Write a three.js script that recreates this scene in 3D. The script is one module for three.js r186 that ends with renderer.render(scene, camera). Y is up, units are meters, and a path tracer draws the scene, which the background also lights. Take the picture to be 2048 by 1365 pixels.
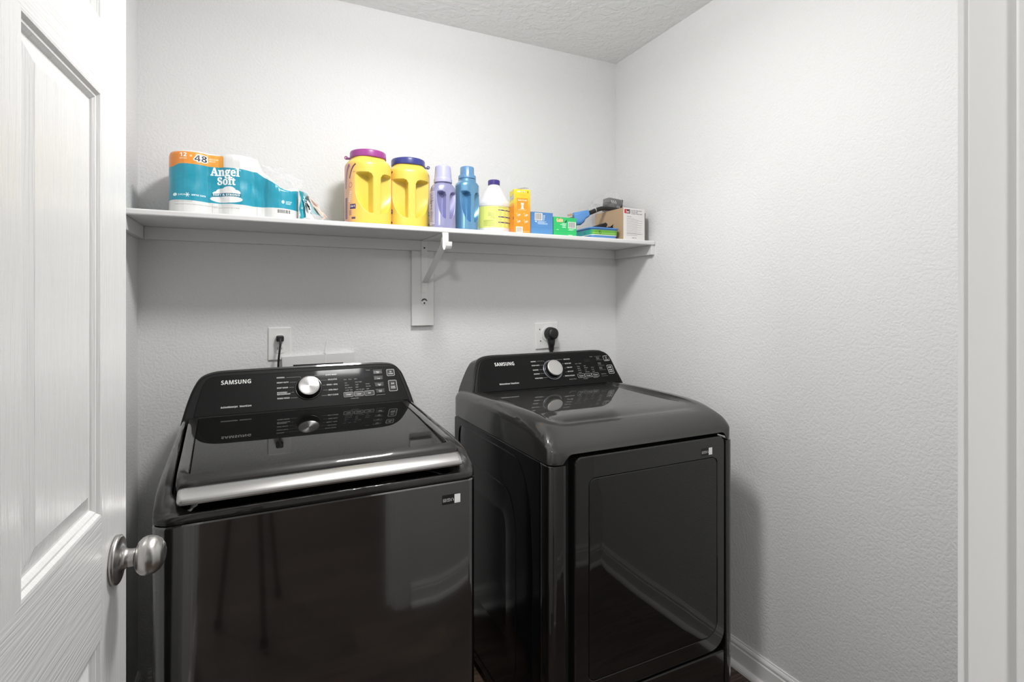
import * as THREE from 'three';
import { RoundedBoxGeometry } from 'three/addons/geometries/RoundedBoxGeometry.js';
import { RectAreaLightUniformsLib } from 'three/addons/lights/RectAreaLightUniformsLib.js';
import { mergeGeometries, mergeVertices, toCreasedNormals } from 'three/addons/utils/BufferGeometryUtils.js';

// ---------------------------------------------------------------- camera, exposure, light
const scene = new THREE.Scene();
scene.background = new THREE.Color(0x000000);
const W = 2048, H = 1365, FPX = 1065, HORIZON = 605, YAW = 25.45;
const camera = new THREE.PerspectiveCamera(2 * Math.atan(H / 2 / FPX) * 180 / Math.PI, W / H, 0.02, 30);
camera.position.set(-1.545, 1.295, 2.089);
camera.rotation.set(0, -YAW * Math.PI / 180, 0);
camera.setViewOffset(W, H, 0, H / 2 - HORIZON, W, H);      // shift lens: horizon above the middle of the frame
camera.updateProjectionMatrix();
const renderer = new THREE.WebGLRenderer();
renderer.toneMapping = THREE.LinearToneMapping;
renderer.toneMappingExposure = 0.99;
renderer.shadowMap.enabled = true;

const CEIL = 2.435, LIGHT = [-1.05, 2.33, 0.97];
function lamp(x, y, z, power, radius) {
  const l = new THREE.PointLight(0xfffefd, power, 0, 2);
  l.position.set(x, y, z); l.castShadow = true; l.shadow.radius = radius; l.shadow.mapSize.set(1024, 1024); l.shadow.bias = -0.0005;
  scene.add(l); return l;
}
RectAreaLightUniformsLib.init();
function downlight(x, z, nits, size) { // the lit underside of a flush lamp
  const l = new THREE.RectAreaLight(0xfffefd, nits, size, size); l.position.set(x, CEIL - 0.139, z); l.rotation.x = -Math.PI / 2; l.castShadow = true; scene.add(l); return l;
}
lamp(...LIGHT, 1.6, 5).name = 'laundry_lamp_light'; downlight(LIGHT[0], LIGHT[2], 61, 0.25).name = 'laundry_lamp_face';
lamp(-2.2, 2.33, 3.1, 2.4, 5).name = 'hall_lamp_light'; downlight(-2.2, 3.1, 132, 0.25).name = 'hall_lamp_face';

// ---------------------------------------------------------------- helpers
let seed = 7;
const rnd = () => { seed = (seed * 1664525 + 1013904223) >>> 0; return seed / 4294967296; };
const V3 = (x, y, z) => new THREE.Vector3(x, y, z);
const lin = (r, g, b) => new THREE.Color().setRGB(r, g, b);
const used = {};
function numbered(n) { const k = used[n] = (used[n] ?? -1) + 1; return k ? `${n}_${String(k).padStart(3, '0')}` : n; }
function thing(name, label, category, [x, y, z] = [0, 0, 0], turn = 0, group) {
  const o = new THREE.Group(); o.name = numbered(name); o.position.set(x, y, z); o.rotation.y = turn;
  o.userData = { label, category }; if (group) o.userData.group = group;
  scene.add(o); return o;
}
function mesh(name, geo, mat, parent = scene, label) {
  const m = new THREE.Mesh(geo, mat); m.name = parent === scene ? numbered(name) : name;
  m.castShadow = m.receiveShadow = true; if (label) m.userData.label = label;
  parent.add(m); return m;
}
function tag(o, label, category, group) { Object.assign(o.userData, { label, category }); if (group) o.userData.group = group; return o; }
function struct(name, geo, mat, parent = scene) { const m = mesh(name, geo, mat, parent); if (parent === scene) m.userData.kind = 'structure'; return m; }
function place(geo, x = 0, y = 0, z = 0, rx = 0, ry = 0, rz = 0) {
  geo.applyMatrix4(new THREE.Matrix4().compose(V3(x, y, z), new THREE.Quaternion().setFromEuler(new THREE.Euler(rx, ry, rz)), V3(1, 1, 1))); return geo;
}
// box given by its corners, uv in metres
function boxUV(geo, grainX = false) {
  const g = geo.index ? geo.toNonIndexed() : geo; const p = g.attributes.position, n = g.attributes.normal, uv = new Float32Array(p.count * 2);
  for (let i = 0; i < p.count; i++) {
    const ax = Math.abs(n.getX(i)), ay = Math.abs(n.getY(i)), az = Math.abs(n.getZ(i)); let u, v;
    if (ax >= ay && ax >= az) { u = p.getZ(i); v = p.getY(i); } else if (ay >= az) { u = p.getX(i); v = p.getZ(i); } else { u = p.getX(i); v = p.getY(i); }
    if (grainX) [u, v] = [v, u];
    uv[2 * i] = u; uv[2 * i + 1] = v;
  }
  g.setAttribute('uv', new THREE.BufferAttribute(uv, 2)); return g;
}
function bb(x0, x1, y0, y1, z0, z1, r = 0, seg = 3) {
  const w = x1 - x0, h = y1 - y0, d = z1 - z0;
  const g = r ? new RoundedBoxGeometry(w, h, d, seg, r) : new THREE.BoxGeometry(w, h, d);
  g.translate((x0 + x1) / 2, (y0 + y1) / 2, (z0 + z1) / 2); return boxUV(g);
}
function merge(list) { return mergeGeometries(list.map(g => { const q = g.index ? g.toNonIndexed() : g; for (const k of Object.keys(q.attributes)) if (!['position', 'normal', 'uv'].includes(k)) q.deleteAttribute(k); return q; })); }
// surface through rings of points (all rings the same length); closed rings by default
function loft(rings, { closed = true, capStart = false, capEnd = false, uv, crease = 0.6 } = {}) {
  const n = rings[0].length, pos = [], uvs = [], idx = [], m = closed ? n + 1 : n;
  rings.forEach((r, i) => { for (let j = 0; j < m; j++) { const p = r[j % n]; pos.push(p[0], p[1], p[2]); const t = uv ? uv(p, j, i) : [j / (m - 1), i / (rings.length - 1)]; uvs.push(t[0], t[1]); } });
  for (let i = 0; i + 1 < rings.length; i++) for (let j = 0; j + 1 < m; j++) { const a = i * m + j, b = a + 1, c = a + m, d = c + 1; idx.push(a, b, d, a, d, c); }
  const cap = (i, flip) => {
    const r = rings[i], c = [0, 1, 2].map(k => r.reduce((s, p) => s + p[k], 0) / n), o = pos.length / 3;
    pos.push(...c); uvs.push(...(uv ? uv(c, 0, i) : [0.5, 0.5]));
    for (let j = 0; j < n; j++) { pos.push(...r[j]); uvs.push(...(uv ? uv(r[j], j, i) : [0.5, 0.5])); }
    for (let j = 0; j < n; j++) { const a = o + 1 + j, b = o + 1 + (j + 1) % n; flip ? idx.push(o, b, a) : idx.push(o, a, b); }
  };
  if (capStart) cap(0, true); if (capEnd) cap(rings.length - 1, false);
  const g = new THREE.BufferGeometry();
  g.setAttribute('position', new THREE.Float32BufferAttribute(pos, 3)); g.setAttribute('uv', new THREE.Float32BufferAttribute(uvs, 2)); g.setIndex(idx);
  if (crease === null) { g.computeVertexNormals(); return g; }
  return toCreasedNormals(g, crease);
}
// rounded rectangle in plan: points [a, b] counter-clockwise seen from above (+y), radii per corner [x0z0, x1z0, x1z1, x0z1]
function rr(x0, x1, z0, z1, r, seg = 8, side = 6) {
  const R = Array.isArray(r) ? r : [r, r, r, r], out = [];
  const C = [[x1 - R[1], z0 + R[1], R[1], -Math.PI / 2], [x1 - R[2], z1 - R[2], R[2], 0], [x0 + R[3], z1 - R[3], R[3], Math.PI / 2], [x0 + R[0], z0 + R[0], R[0], Math.PI]];
  for (let c = 0; c < 4; c++) {
    const [cx, cz, cr, a0] = C[c]; let last;
    for (let i = 0; i <= seg; i++) { const a = a0 + i / seg * Math.PI / 2; last = [cx + cr * Math.cos(a), cz + cr * Math.sin(a)]; out.push(last); }
    const [nx, nz, nr, na] = C[(c + 1) % 4], q = [nx + nr * Math.cos(na), nz + nr * Math.sin(na)];
    for (let i = 1; i < side; i++) out.push([last[0] + (q[0] - last[0]) * i / side, last[1] + (q[1] - last[1]) * i / side]);
  }
  return out.reverse();
}
function lerpTable(t, x) {
  if (x <= t[0][0]) return t[0][1];
  for (let i = 1; i < t.length; i++) if (x <= t[i][0]) { const k = (x - t[i - 1][0]) / (t[i][0] - t[i - 1][0]); return t[i - 1][1] + k * (t[i][1] - t[i - 1][1]); }
  return t[t.length - 1][1];
}
function curve(t, x) { // smooth monotone curve through a table
  if (x <= t[0][0]) return t[0][1]; const n = t.length; if (x >= t[n - 1][0]) return t[n - 1][1];
  let i = 1; while (x > t[i][0]) i++;
  const d = k => (t[k + 1][1] - t[k][1]) / (t[k + 1][0] - t[k][0]), m = k => { if (k === 0) return d(0); if (k === n - 1) return d(n - 2); const a = d(k - 1), b = d(k); return a * b <= 0 ? 0 : 2 * a * b / (a + b); };
  const h = t[i][0] - t[i - 1][0], u = (x - t[i - 1][0]) / h, m0 = m(i - 1) * h, m1 = m(i) * h, u2 = u * u, u3 = u2 * u;
  return (2 * u3 - 3 * u2 + 1) * t[i - 1][1] + (u3 - 2 * u2 + u) * m0 + (3 * u2 - 2 * u3) * t[i][1] + (u3 - u2) * m1;
}
const smin = (a, b, k) => { const h = Math.max(k - Math.abs(a - b), 0) / k; return Math.min(a, b) - h * h * k / 4; };
const smooth = (a, b, x) => { const t = Math.min(1, Math.max(0, (x - a) / (b - a))); return t * t * (3 - 2 * t); };
function lathe(pts, seg = 48) { return new THREE.LatheGeometry(pts.map(p => new THREE.Vector2(p[0], p[1])), seg); }
function tube(pts, r, seg = 60, rad = 12) { return new THREE.TubeGeometry(new THREE.CatmullRomCurve3(pts.map(p => V3(...p))), seg, r, rad, false); }
// noise that repeats every `per` cells
function hash(x, y, s) { let h = (x * 374761393 + y * 668265263 + s * 974711) | 0; h = Math.imul(h ^ (h >>> 13), 1274126177); return ((h ^ (h >>> 16)) >>> 0) / 4294967296; }
function vnoise(x, y, px, py, s) {
  const xi = Math.floor(x), yi = Math.floor(y), fx = x - xi, fy = y - yi, u = fx * fx * fx * (fx * (fx * 6 - 15) + 10), v = fy * fy * fy * (fy * (fy * 6 - 15) + 10);
  const m = (a, p) => ((a % p) + p) % p, g = (i, j) => hash(m(i, px), m(j, py), s);
  return (g(xi, yi) * (1 - u) + g(xi + 1, yi) * u) * (1 - v) + (g(xi, yi + 1) * (1 - u) + g(xi + 1, yi + 1) * u) * v;
}
function dataTex(w, h, fn, metresW, metresH, srgb = false) {
  const d = new Uint8Array(w * h * 4);
  for (let y = 0; y < h; y++) for (let x = 0; x < w; x++) { const c = fn(x / w, y / h), o = (y * w + x) * 4; if (typeof c === 'number') d[o] = d[o + 1] = d[o + 2] = Math.max(0, Math.min(255, c * 255)); else { d[o] = c[0] * 255; d[o + 1] = c[1] * 255; d[o + 2] = c[2] * 255; } d[o + 3] = 255; }
  const t = new THREE.DataTexture(d, w, h); t.wrapS = t.wrapT = THREE.RepeatWrapping; t.magFilter = THREE.LinearFilter; t.minFilter = THREE.LinearMipmapLinearFilter; t.generateMipmaps = true;
  if (srgb) t.colorSpace = THREE.SRGBColorSpace; t.repeat.set(1 / metresW, 1 / metresH); t.needsUpdate = true; return t;
}
function canvasTex(w, h, draw) {
  const c = document.createElement('canvas'); c.width = w; c.height = h; const x = c.getContext('2d'); draw(x, w, h);
  const t = new THREE.CanvasTexture(c); t.colorSpace = THREE.SRGBColorSpace; t.anisotropy = 8; return t;
}
function text(x, s, px, py, size, { color = '#fff', align = 'left', bold = true, font = 'sans-serif', width, angle = 0, stroke, lw = 0 } = {}) {
  x.save(); x.translate(px, py); x.rotate(angle); x.font = `${bold ? 'bold ' : ''}${size}px ${font}`; x.fillStyle = color; x.textAlign = 'left'; x.textBaseline = 'alphabetic';
  const w = x.measureText(s).width, k = width ? width / w : 1, off = align === 'center' ? -w / 2 : align === 'right' ? -w : 0;
  x.scale(k, 1); if (stroke) { x.strokeStyle = stroke; x.lineWidth = lw; x.lineJoin = 'round'; x.strokeText(s, off, 0); } x.fillText(s, off, 0); x.restore();
}
const std = (o) => new THREE.MeshStandardMaterial(o), phys = (o) => new THREE.MeshPhysicalMaterial(o);

// ---------------------------------------------------------------- materials
const N1 = 1024;
const gnoise = (x, y, px, py, s) => { // gradient noise that repeats
  const xi = Math.floor(x), yi = Math.floor(y), fx = x - xi, fy = y - yi, u = fx * fx * fx * (fx * (fx * 6 - 15) + 10), v = fy * fy * fy * (fy * (fy * 6 - 15) + 10), m = (a, p) => ((a % p) + p) % p;
  const g = (i, j) => { const a = hash(m(xi + i, px), m(yi + j, py), s) * 6.28318; return Math.cos(a) * (fx - i) + Math.sin(a) * (fy - j); };
  return 0.5 + 0.72 * ((g(0, 0) * (1 - u) + g(1, 0) * u) * (1 - v) + (g(0, 1) * (1 - u) + g(1, 1) * u) * v);
};
const peel = dataTex(N1 * 2, N1 * 2, (u, v) => {
  const w = 0.8 * (gnoise(u * 60, v * 60, 60, 60, 8) - 0.5), a = gnoise(u * 150 + w, v * 150 - w, 150, 150, 1), b = gnoise(u * 320, v * 320, 320, 320, 2), c = gnoise(u * 34, v * 34, 34, 34, 3);
  return 0.1 + 0.55 * smooth(0.3, 0.62, 0.62 * a + 0.2 * b + 0.18 * c) + 0.25 * b + 0.1 * c;
}, 1.3, 1.3);
const knock = dataTex(N1, N1, (u, v) => {
  const a = vnoise(u * 70, v * 70, 70, 70, 4), b = vnoise(u * 150, v * 150, 150, 150, 5), c = vnoise(u * 300, v * 300, 300, 300, 6);
  return smooth(0.35, 0.7, 0.6 * a + 0.4 * b) * 0.75 + 0.25 * c;
}, 1.4, 1.4);
const grain = dataTex(512, 1024, (u, v) => {      // embossed wood grain running along v
  const warp = 1.6 * vnoise(u * 4, v * 3, 4, 3, 11) + 0.5 * vnoise(u * 9, v * 7, 9, 7, 12);
  const a = vnoise(u * 64 + warp * 4, v * 8, 64, 8, 13), b = vnoise(u * 128, v * 14, 128, 14, 14);
  return 0.55 * smooth(0.3, 0.7, a) + 0.35 * b + 0.1;
}, 0.125, 0.5);
const wallMat = std({ color: lin(0.725, 0.725, 0.722), roughness: 0.85, bumpMap: peel, bumpScale: 0.0008 });
const ceilMat = std({ color: lin(0.86, 0.858, 0.848), roughness: 0.95, bumpMap: knock, bumpScale: 0.0018 });
const trimMat = phys({ color: lin(0.76, 0.76, 0.75), roughness: 0.32 });
const shelfMat = phys({ color: lin(0.70, 0.698, 0.688), roughness: 0.45 });
const doorMat = phys({ color: lin(0.88, 0.88, 0.873), roughness: 0.25, bumpMap: grain, bumpScale: 0.00028 });
const doorEdge = phys({ color: lin(0.76, 0.76, 0.75), roughness: 0.3 });
const steelRough = dataTex(256, 256, (u, v) => 0.5 + 0.25 * (vnoise(u * 3, v * 128, 3, 128, 21) - 0.5) + 0.15 * (vnoise(u * 6, v * 200, 6, 200, 22) - 0.5), 0.4, 0.25);
const blackSteel = phys({ color: lin(0.012, 0.0112, 0.0106), roughness: 0.4, metalness: 0.0, clearcoat: 1, clearcoatRoughness: 0.05, specularIntensity: 0.3 });
const washerFront = phys({ color: lin(0.0115, 0.0108, 0.0104), roughness: 0.09, ior: 2.1, clearcoat: 1, clearcoatRoughness: 0.03 });
const blackFront = phys({ color: lin(0.0075, 0.007, 0.0067), roughness: 0.16, metalness: 0.0, ior: 1.5, clearcoat: 1, clearcoatRoughness: 0.035, specularIntensity: 0.6 });
const blackTop = phys({ color: lin(0.015, 0.0143, 0.0136), roughness: 0.45, metalness: 0.0, clearcoat: 1, clearcoatRoughness: 0.03, specularIntensity: 0.7 });
const blackGlass = phys({ color: lin(0.008, 0.008, 0.008), roughness: 0.03, ior: 1.6 });
const blackMatte = std({ color: lin(0.006, 0.006, 0.006), roughness: 0.7 });
const darkSide = phys({ color: lin(0.0035, 0.0038, 0.0045), roughness: 0.16, specularIntensity: 0.55 });
const bezelBlack = phys({ color: lin(0.008, 0.008, 0.008), roughness: 0.5, specularIntensity: 0.35 });
const rubber = std({ color: lin(0.008, 0.008, 0.008), roughness: 0.45 });
const chrome = std({ color: lin(0.5, 0.495, 0.485), roughness: 0.28, metalness: 1 });
const nickel = phys({ color: lin(0.55, 0.54, 0.525), roughness: 0.27, metalness: 1, anisotropy: 0.6 });
const spun = phys({ color: lin(0.26, 0.257, 0.254), roughness: 0.26, metalness: 1, anisotropy: 0.85, anisotropyRotation: Math.PI / 2 });
const spunDull = std({ color: lin(0.60, 0.59, 0.57), roughness: 0.42, metalness: 0.9 });
const whitePlastic = phys({ color: lin(0.78, 0.78, 0.76), roughness: 0.35 });
const whiteMetal = phys({ color: lin(0.74, 0.735, 0.72), roughness: 0.35 });
const screwMat = std({ color: lin(0.06, 0.06, 0.06), roughness: 0.5, metalness: 0.5 });

// ---------------------------------------------------------------- the room
const XL = -1.9, ZF = 1.842, ZO = 1.958, T = 0.1;
struct('wall_back', bb(XL - T, T, 0, CEIL + 0.1, -T, 0), wallMat);
struct('wall_right', bb(0, T, 0, CEIL + 0.1, 0, ZO), wallMat);
struct('wall_left', bb(XL - T, XL, 0, CEIL + 0.1, 0, ZO), wallMat);
const OX0 = -1.79, OX1 = -0.99, OH = 2.05;
struct('wall_front', merge([bb(XL, OX0 - 0.02, 0, CEIL + 0.1, ZF, ZO), bb(OX1 + 0.02, 0, 0, CEIL + 0.1, ZF, ZO), bb(OX0 - 0.02, OX1 + 0.02, OH + 0.02, CEIL + 0.1, ZF, ZO)]), wallMat);
{ // ceiling: a touch out of level, as built
  const g = new THREE.BoxGeometry(2.1, 0.1, 2.06); g.translate(0, 0.05, 0); place(g, -0.95, CEIL, 0.93); const p = g.attributes.position;
  for (let i = 0; i < p.count; i++) p.setY(i, p.getY(i) - 0.0045 * (p.getZ(i)) + 0.004 * p.getX(i) + 0.001);
  g.computeVertexNormals(); struct('ceiling', boxUV(g), ceilMat);
}
// hall behind the camera
const hallMat = std({ color: lin(0.62, 0.62, 0.61), roughness: 0.9 });
const HX0 = -3.4, HX1 = 1.0, HZ = 4.6;
struct('wall_hall', merge([bb(HX0 - T, HX0, 0, CEIL + 0.1, ZO, HZ), bb(HX1, HX1 + T, 0, CEIL + 0.1, ZO, HZ), bb(HX0 - T, HX1 + T, 0, CEIL + 0.1, HZ, HZ + T),
  bb(HX0 - T, XL - T, 0, CEIL + 0.1, ZO - T, ZO), bb(T, HX1 + T, 0, CEIL + 0.1, ZO - T, ZO)]), hallMat);
struct('ceiling_hall', bb(HX0 - T, HX1 + T, CEIL + 0.005, CEIL + 0.105, ZO, HZ + T), hallMat);
// floor of dark boards
const woodTex = dataTex(512, 256, (u, v) => {
  const w = vnoise(u * 6, v * 5, 6, 5, 31) * 2, a = vnoise(u * 8, v * 48 + w, 8, 48, 32), b = vnoise(u * 20, v * 110, 20, 110, 33);
  const k = 0.55 + 0.5 * a + 0.25 * (b - 0.5); return [0.34 * k, 0.275 * k, 0.235 * k];
}, 1.2, 0.3, true);
const boardMats = [0, 1, 2, 3].map(i => { const t = woodTex.clone(); t.offset.set(i * 0.27, i * 0.31); t.needsUpdate = true; const c = 0.85 + 0.12 * i; return phys({ map: t, color: lin(c, c, c), roughness: 0.38 }); });
const floor = struct('floor', bb(HX0 - T, HX1 + T, -0.12, -0.006, -T, HZ + T), std({ color: lin(0.02, 0.014, 0.01), roughness: 0.8 }));
for (let r = 0; r < 31; r++) {
  const z0 = -0.02 + r * 0.15, deep = z0 > 1.84, xa = deep ? HX0 : XL, xb = deep ? HX1 : 0; let x = xa - (r * 0.37) % 0.9;
  while (x < xb) { const x1 = Math.min(x + 1.2, xb), x0 = Math.max(x, xa); if (x1 - x0 > 0.01) struct('plank', bb(x0 + 0.0006, x1 - 0.0006, -0.006, 0, z0 + 0.0006, z0 + 0.1494), boardMats[Math.floor(rnd() * 4)], floor); x += 1.2; }
}
// baseboards and quarter round
const baseProfile = [[0, 0], [0.0125, 0], [0.0125, 0.067], [0.0095, 0.0705], [0.0095, 0.074], [0.011, 0.077], [0.0105, 0.082], [0.0075, 0.0875], [0.0055, 0.0885], [0.0045, 0.0935], [0, 0.0935]];
const shoeProfile = [[0.0125, 0], [0.0285, 0], [0.0278, 0.007], [0.025, 0.0125], [0.0205, 0.0165], [0.0125, 0.0185]];
function run(profile, a, b) { // profile [out from the wall, up] swept from a to b, the room lies to the left of a->b
  const dx = b[0] - a[0], dz = b[1] - a[1], L = Math.hypot(dx, dz), nx = dz / L, nz = -dx / L;
  return loft([a, b].map(q => profile.map(([o, h]) => [q[0] + nx * o, h, q[1] + nz * o])), { capStart: true, capEnd: true, crease: 0.3 });
}
function baseboard(name, a, b) { const m = struct(name, run(baseProfile, a, b), trimMat); mesh('quarter_round', run(shoeProfile, a, b), trimMat, m); return m; }
baseboard('baseboard_right', [0, ZF], [0, 0]);
baseboard('baseboard_back', [-0.0286, 0], [XL + 0.0286, 0]);
baseboard('baseboard_left', [XL, 0], [XL, ZF]);
baseboard('baseboard_front', [-0.915, ZF], [-0.0286, ZF]);
baseboard('baseboard_hall', [HX1, HZ], [HX0, HZ]);

// door frame: jamb, stop, casing
struct('door_frame_right', merge([bb(OX1, OX1 + 0.02, 0, OH + 0.02, ZF, ZO, 0.0012), bb(OX1 - 0.011, OX1, 0, OH, ZF + 0.0362, ZF + 0.068, 0.003)]), trimMat);
struct('door_frame_left', merge([bb(OX0 - 0.02, OX0, 0, OH + 0.02, ZF, ZO, 0.0012), bb(OX0, OX0 + 0.011, 0, OH, ZF + 0.0362, ZF + 0.068, 0.003)]), trimMat);
struct('door_frame_top', merge([bb(OX0, OX1, OH, OH + 0.02, ZF, ZO, 0.0012), bb(OX0 + 0.011, OX1 - 0.011, OH - 0.011, OH, ZF + 0.0362, ZF + 0.068, 0.003)]), trimMat);
const casing = (x0, s, z, d) => { // moulded casing, thin at the inner edge
  const prof = [[0, 0], [0, 0.010], [0.004, 0.0115], [0.012, 0.0115], [0.018, 0.0145], [0.045, 0.0165], [0.055, 0.0165], [0.057, 0.014], [0.057, 0]];
  const a = prof.map(([u, w]) => [x0 + s * u, 0, z + d * w]), b = a.map(p => [p[0], OH + 0.005, p[2]]);
  return loft(s * d > 0 ? [a, b] : [b, a], { capStart: true, capEnd: true, crease: 0.3 });
};
struct('trim_1', casing(OX1 + 0.006, 1, ZF, -1), trimMat);
struct('trim_2', casing(OX0 - 0.006, -1, ZF, -1), trimMat);
struct('trim_3', casing(OX1 + 0.006, 1, ZO, 1), trimMat);
struct('trim_4', casing(OX0 - 0.006, -1, ZO, 1), trimMat);
struct('trim_5', merge([bb(OX0 - 0.063, OX1 + 0.063, OH + 0.005, OH + 0.062, ZF - 0.0165, ZF, 0.003), bb(OX0 - 0.063, OX1 + 0.063, OH + 0.005, OH + 0.062, ZO, ZO + 0.0165, 0.003)]), trimMat);

// the open six-panel door
{
  const d = new THREE.Group(); d.name = 'door_1'; d.userData.kind = 'structure'; d.rotation.y = 86.55 * Math.PI / 180; d.userData.label = 'white six-panel door standing open beside the left wall';
  scene.add(d); d.position.set(-1.775, 0, 1.848);
  const X = [0.114, 0.341, 0.4185, 0.646], Y = [[0.22, 0.843], [1.0065, 1.5775], [1.673, 1.9]], TOP = 2.04, B = 0.012, TH = 0.0125, Wd = 0.758;
  mesh('core', bb(0.002, Wd - 0.0005, B, TOP, -0.035, -TH), doorEdge, d);
  const piece = (n, x0, x1, y0, y1, gx) => mesh(n, boxUV(bb(x0, x1, y0, y1, -TH - 0.001, 0), gx), doorMat, d);
  const stile = (x0, x1) => mesh('stile', bb(x0, x1, B, TOP, -TH - 0.001, 0, 0.0012, 2), doorMat, d);
  stile(0, X[0]); stile(X[3], Wd);
  const rails = [[B, Y[0][0]], [Y[0][1], Y[1][0]], [Y[1][1], Y[2][0]], [Y[2][1], TOP]];
  for (const [y0, y1] of rails) piece('rail', X[0], X[3], y0, y1, true);
  for (const [y0, y1] of Y) piece('mullion', X[1], X[2], y0, y1, false);
  const prof = [[0, 0], [0.003, -0.0005], [0.0055, -0.003], [0.0065, -0.0042], [0.009, -0.0045], [0.0125, -0.0075], [0.014, -0.0095], [0.0165, -0.0098], [0.038, -0.0035], [0.039, -0.003]];
  for (const [y0, y1] of Y) for (const [x0, x1] of [[X[0], X[1]], [X[2], X[3]]]) {
    const rings = prof.map(([i, z]) => [[x0 + i, y0 + i, z], [x1 - i, y0 + i, z], [x1 - i, y1 - i, z], [x0 + i, y1 - i, z]]);
    mesh('panel', loft(rings, { capEnd: true, crease: 0.15, uv: p => [p[0], p[1]] }), doorMat, d);
  }
  for (const y of [0.25, 1.05, 1.82]) mesh('hinge', place(new THREE.CylinderGeometry(0.006, 0.006, 0.09, 12), -0.006, y, 0.002), nickel, d);
  // knob: rose, neck and egg-shaped grip turned about the spindle
  const rose = [[0.0005, 0], [0.0345, 0], [0.0345, 0.0035], [0.0335, 0.006], [0.0325, 0.0068], [0.03, 0.0072], [0.022, 0.0085], [0.0165, 0.011], [0.0135, 0.0145], [0.0125, 0.019], [0.0125, 0.0245], [0.0118, 0.0262], [0.0005, 0.0262]];
  const grip = [[0.0005, 0.0262], [0.011, 0.0262], [0.0125, 0.0268], [0.017, 0.0275], [0.0215, 0.0295], [0.0255, 0.0335], [0.0275, 0.0385], [0.0275, 0.044], [0.0258, 0.0505], [0.0215, 0.0565], [0.0155, 0.0605], [0.0085, 0.0628], [0.0005, 0.0636]];
  for (const s of [1, -1]) {
    const k = mesh('handle', place(lathe(rose, 64), 0.702, 0.922, s > 0 ? 0 : -0.035, s * Math.PI / 2, 0, 0), nickel, d, 'round satin nickel door knob');
    mesh('knob', place(lathe(grip, 64), 0.702, 0.922, s > 0 ? 0 : -0.035, s * Math.PI / 2, 0, 0), nickel, k);
  }
  mesh('latch_plate', bb(Wd - 0.0004, Wd + 0.0006, 0.892, 0.95, -0.03, -0.006), nickel, d);
}

// ceiling lamp of the laundry and of the hall
const glow = phys({ color: lin(0.8, 0.8, 0.78), roughness: 0.5, emissive: lin(1, 0.98, 0.94), emissiveIntensity: 0.8 });
for (const [x, z, l] of [[LIGHT[0], LIGHT[2], 'round white flush ceiling lamp over the washer and dryer'], [-2.2, 3.1, 'round white flush ceiling lamp in the hall behind the doorway']]) {
  const t = thing('ceiling_light', l, 'lamp', [x, CEIL, z]);
  mesh('base', lathe([[0.0005, -0.025], [0.15, -0.025], [0.155, -0.02], [0.155, -0.001], [0.0005, -0.001]], 48), whiteMetal, t);
  mesh('shade', lathe([[0.0005, -0.135], [0.05, -0.131], [0.095, -0.112], [0.125, -0.082], [0.14, -0.045], [0.142, -0.026], [0.1, -0.0255], [0.0005, -0.0255]], 48), glow, t);
}

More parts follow.
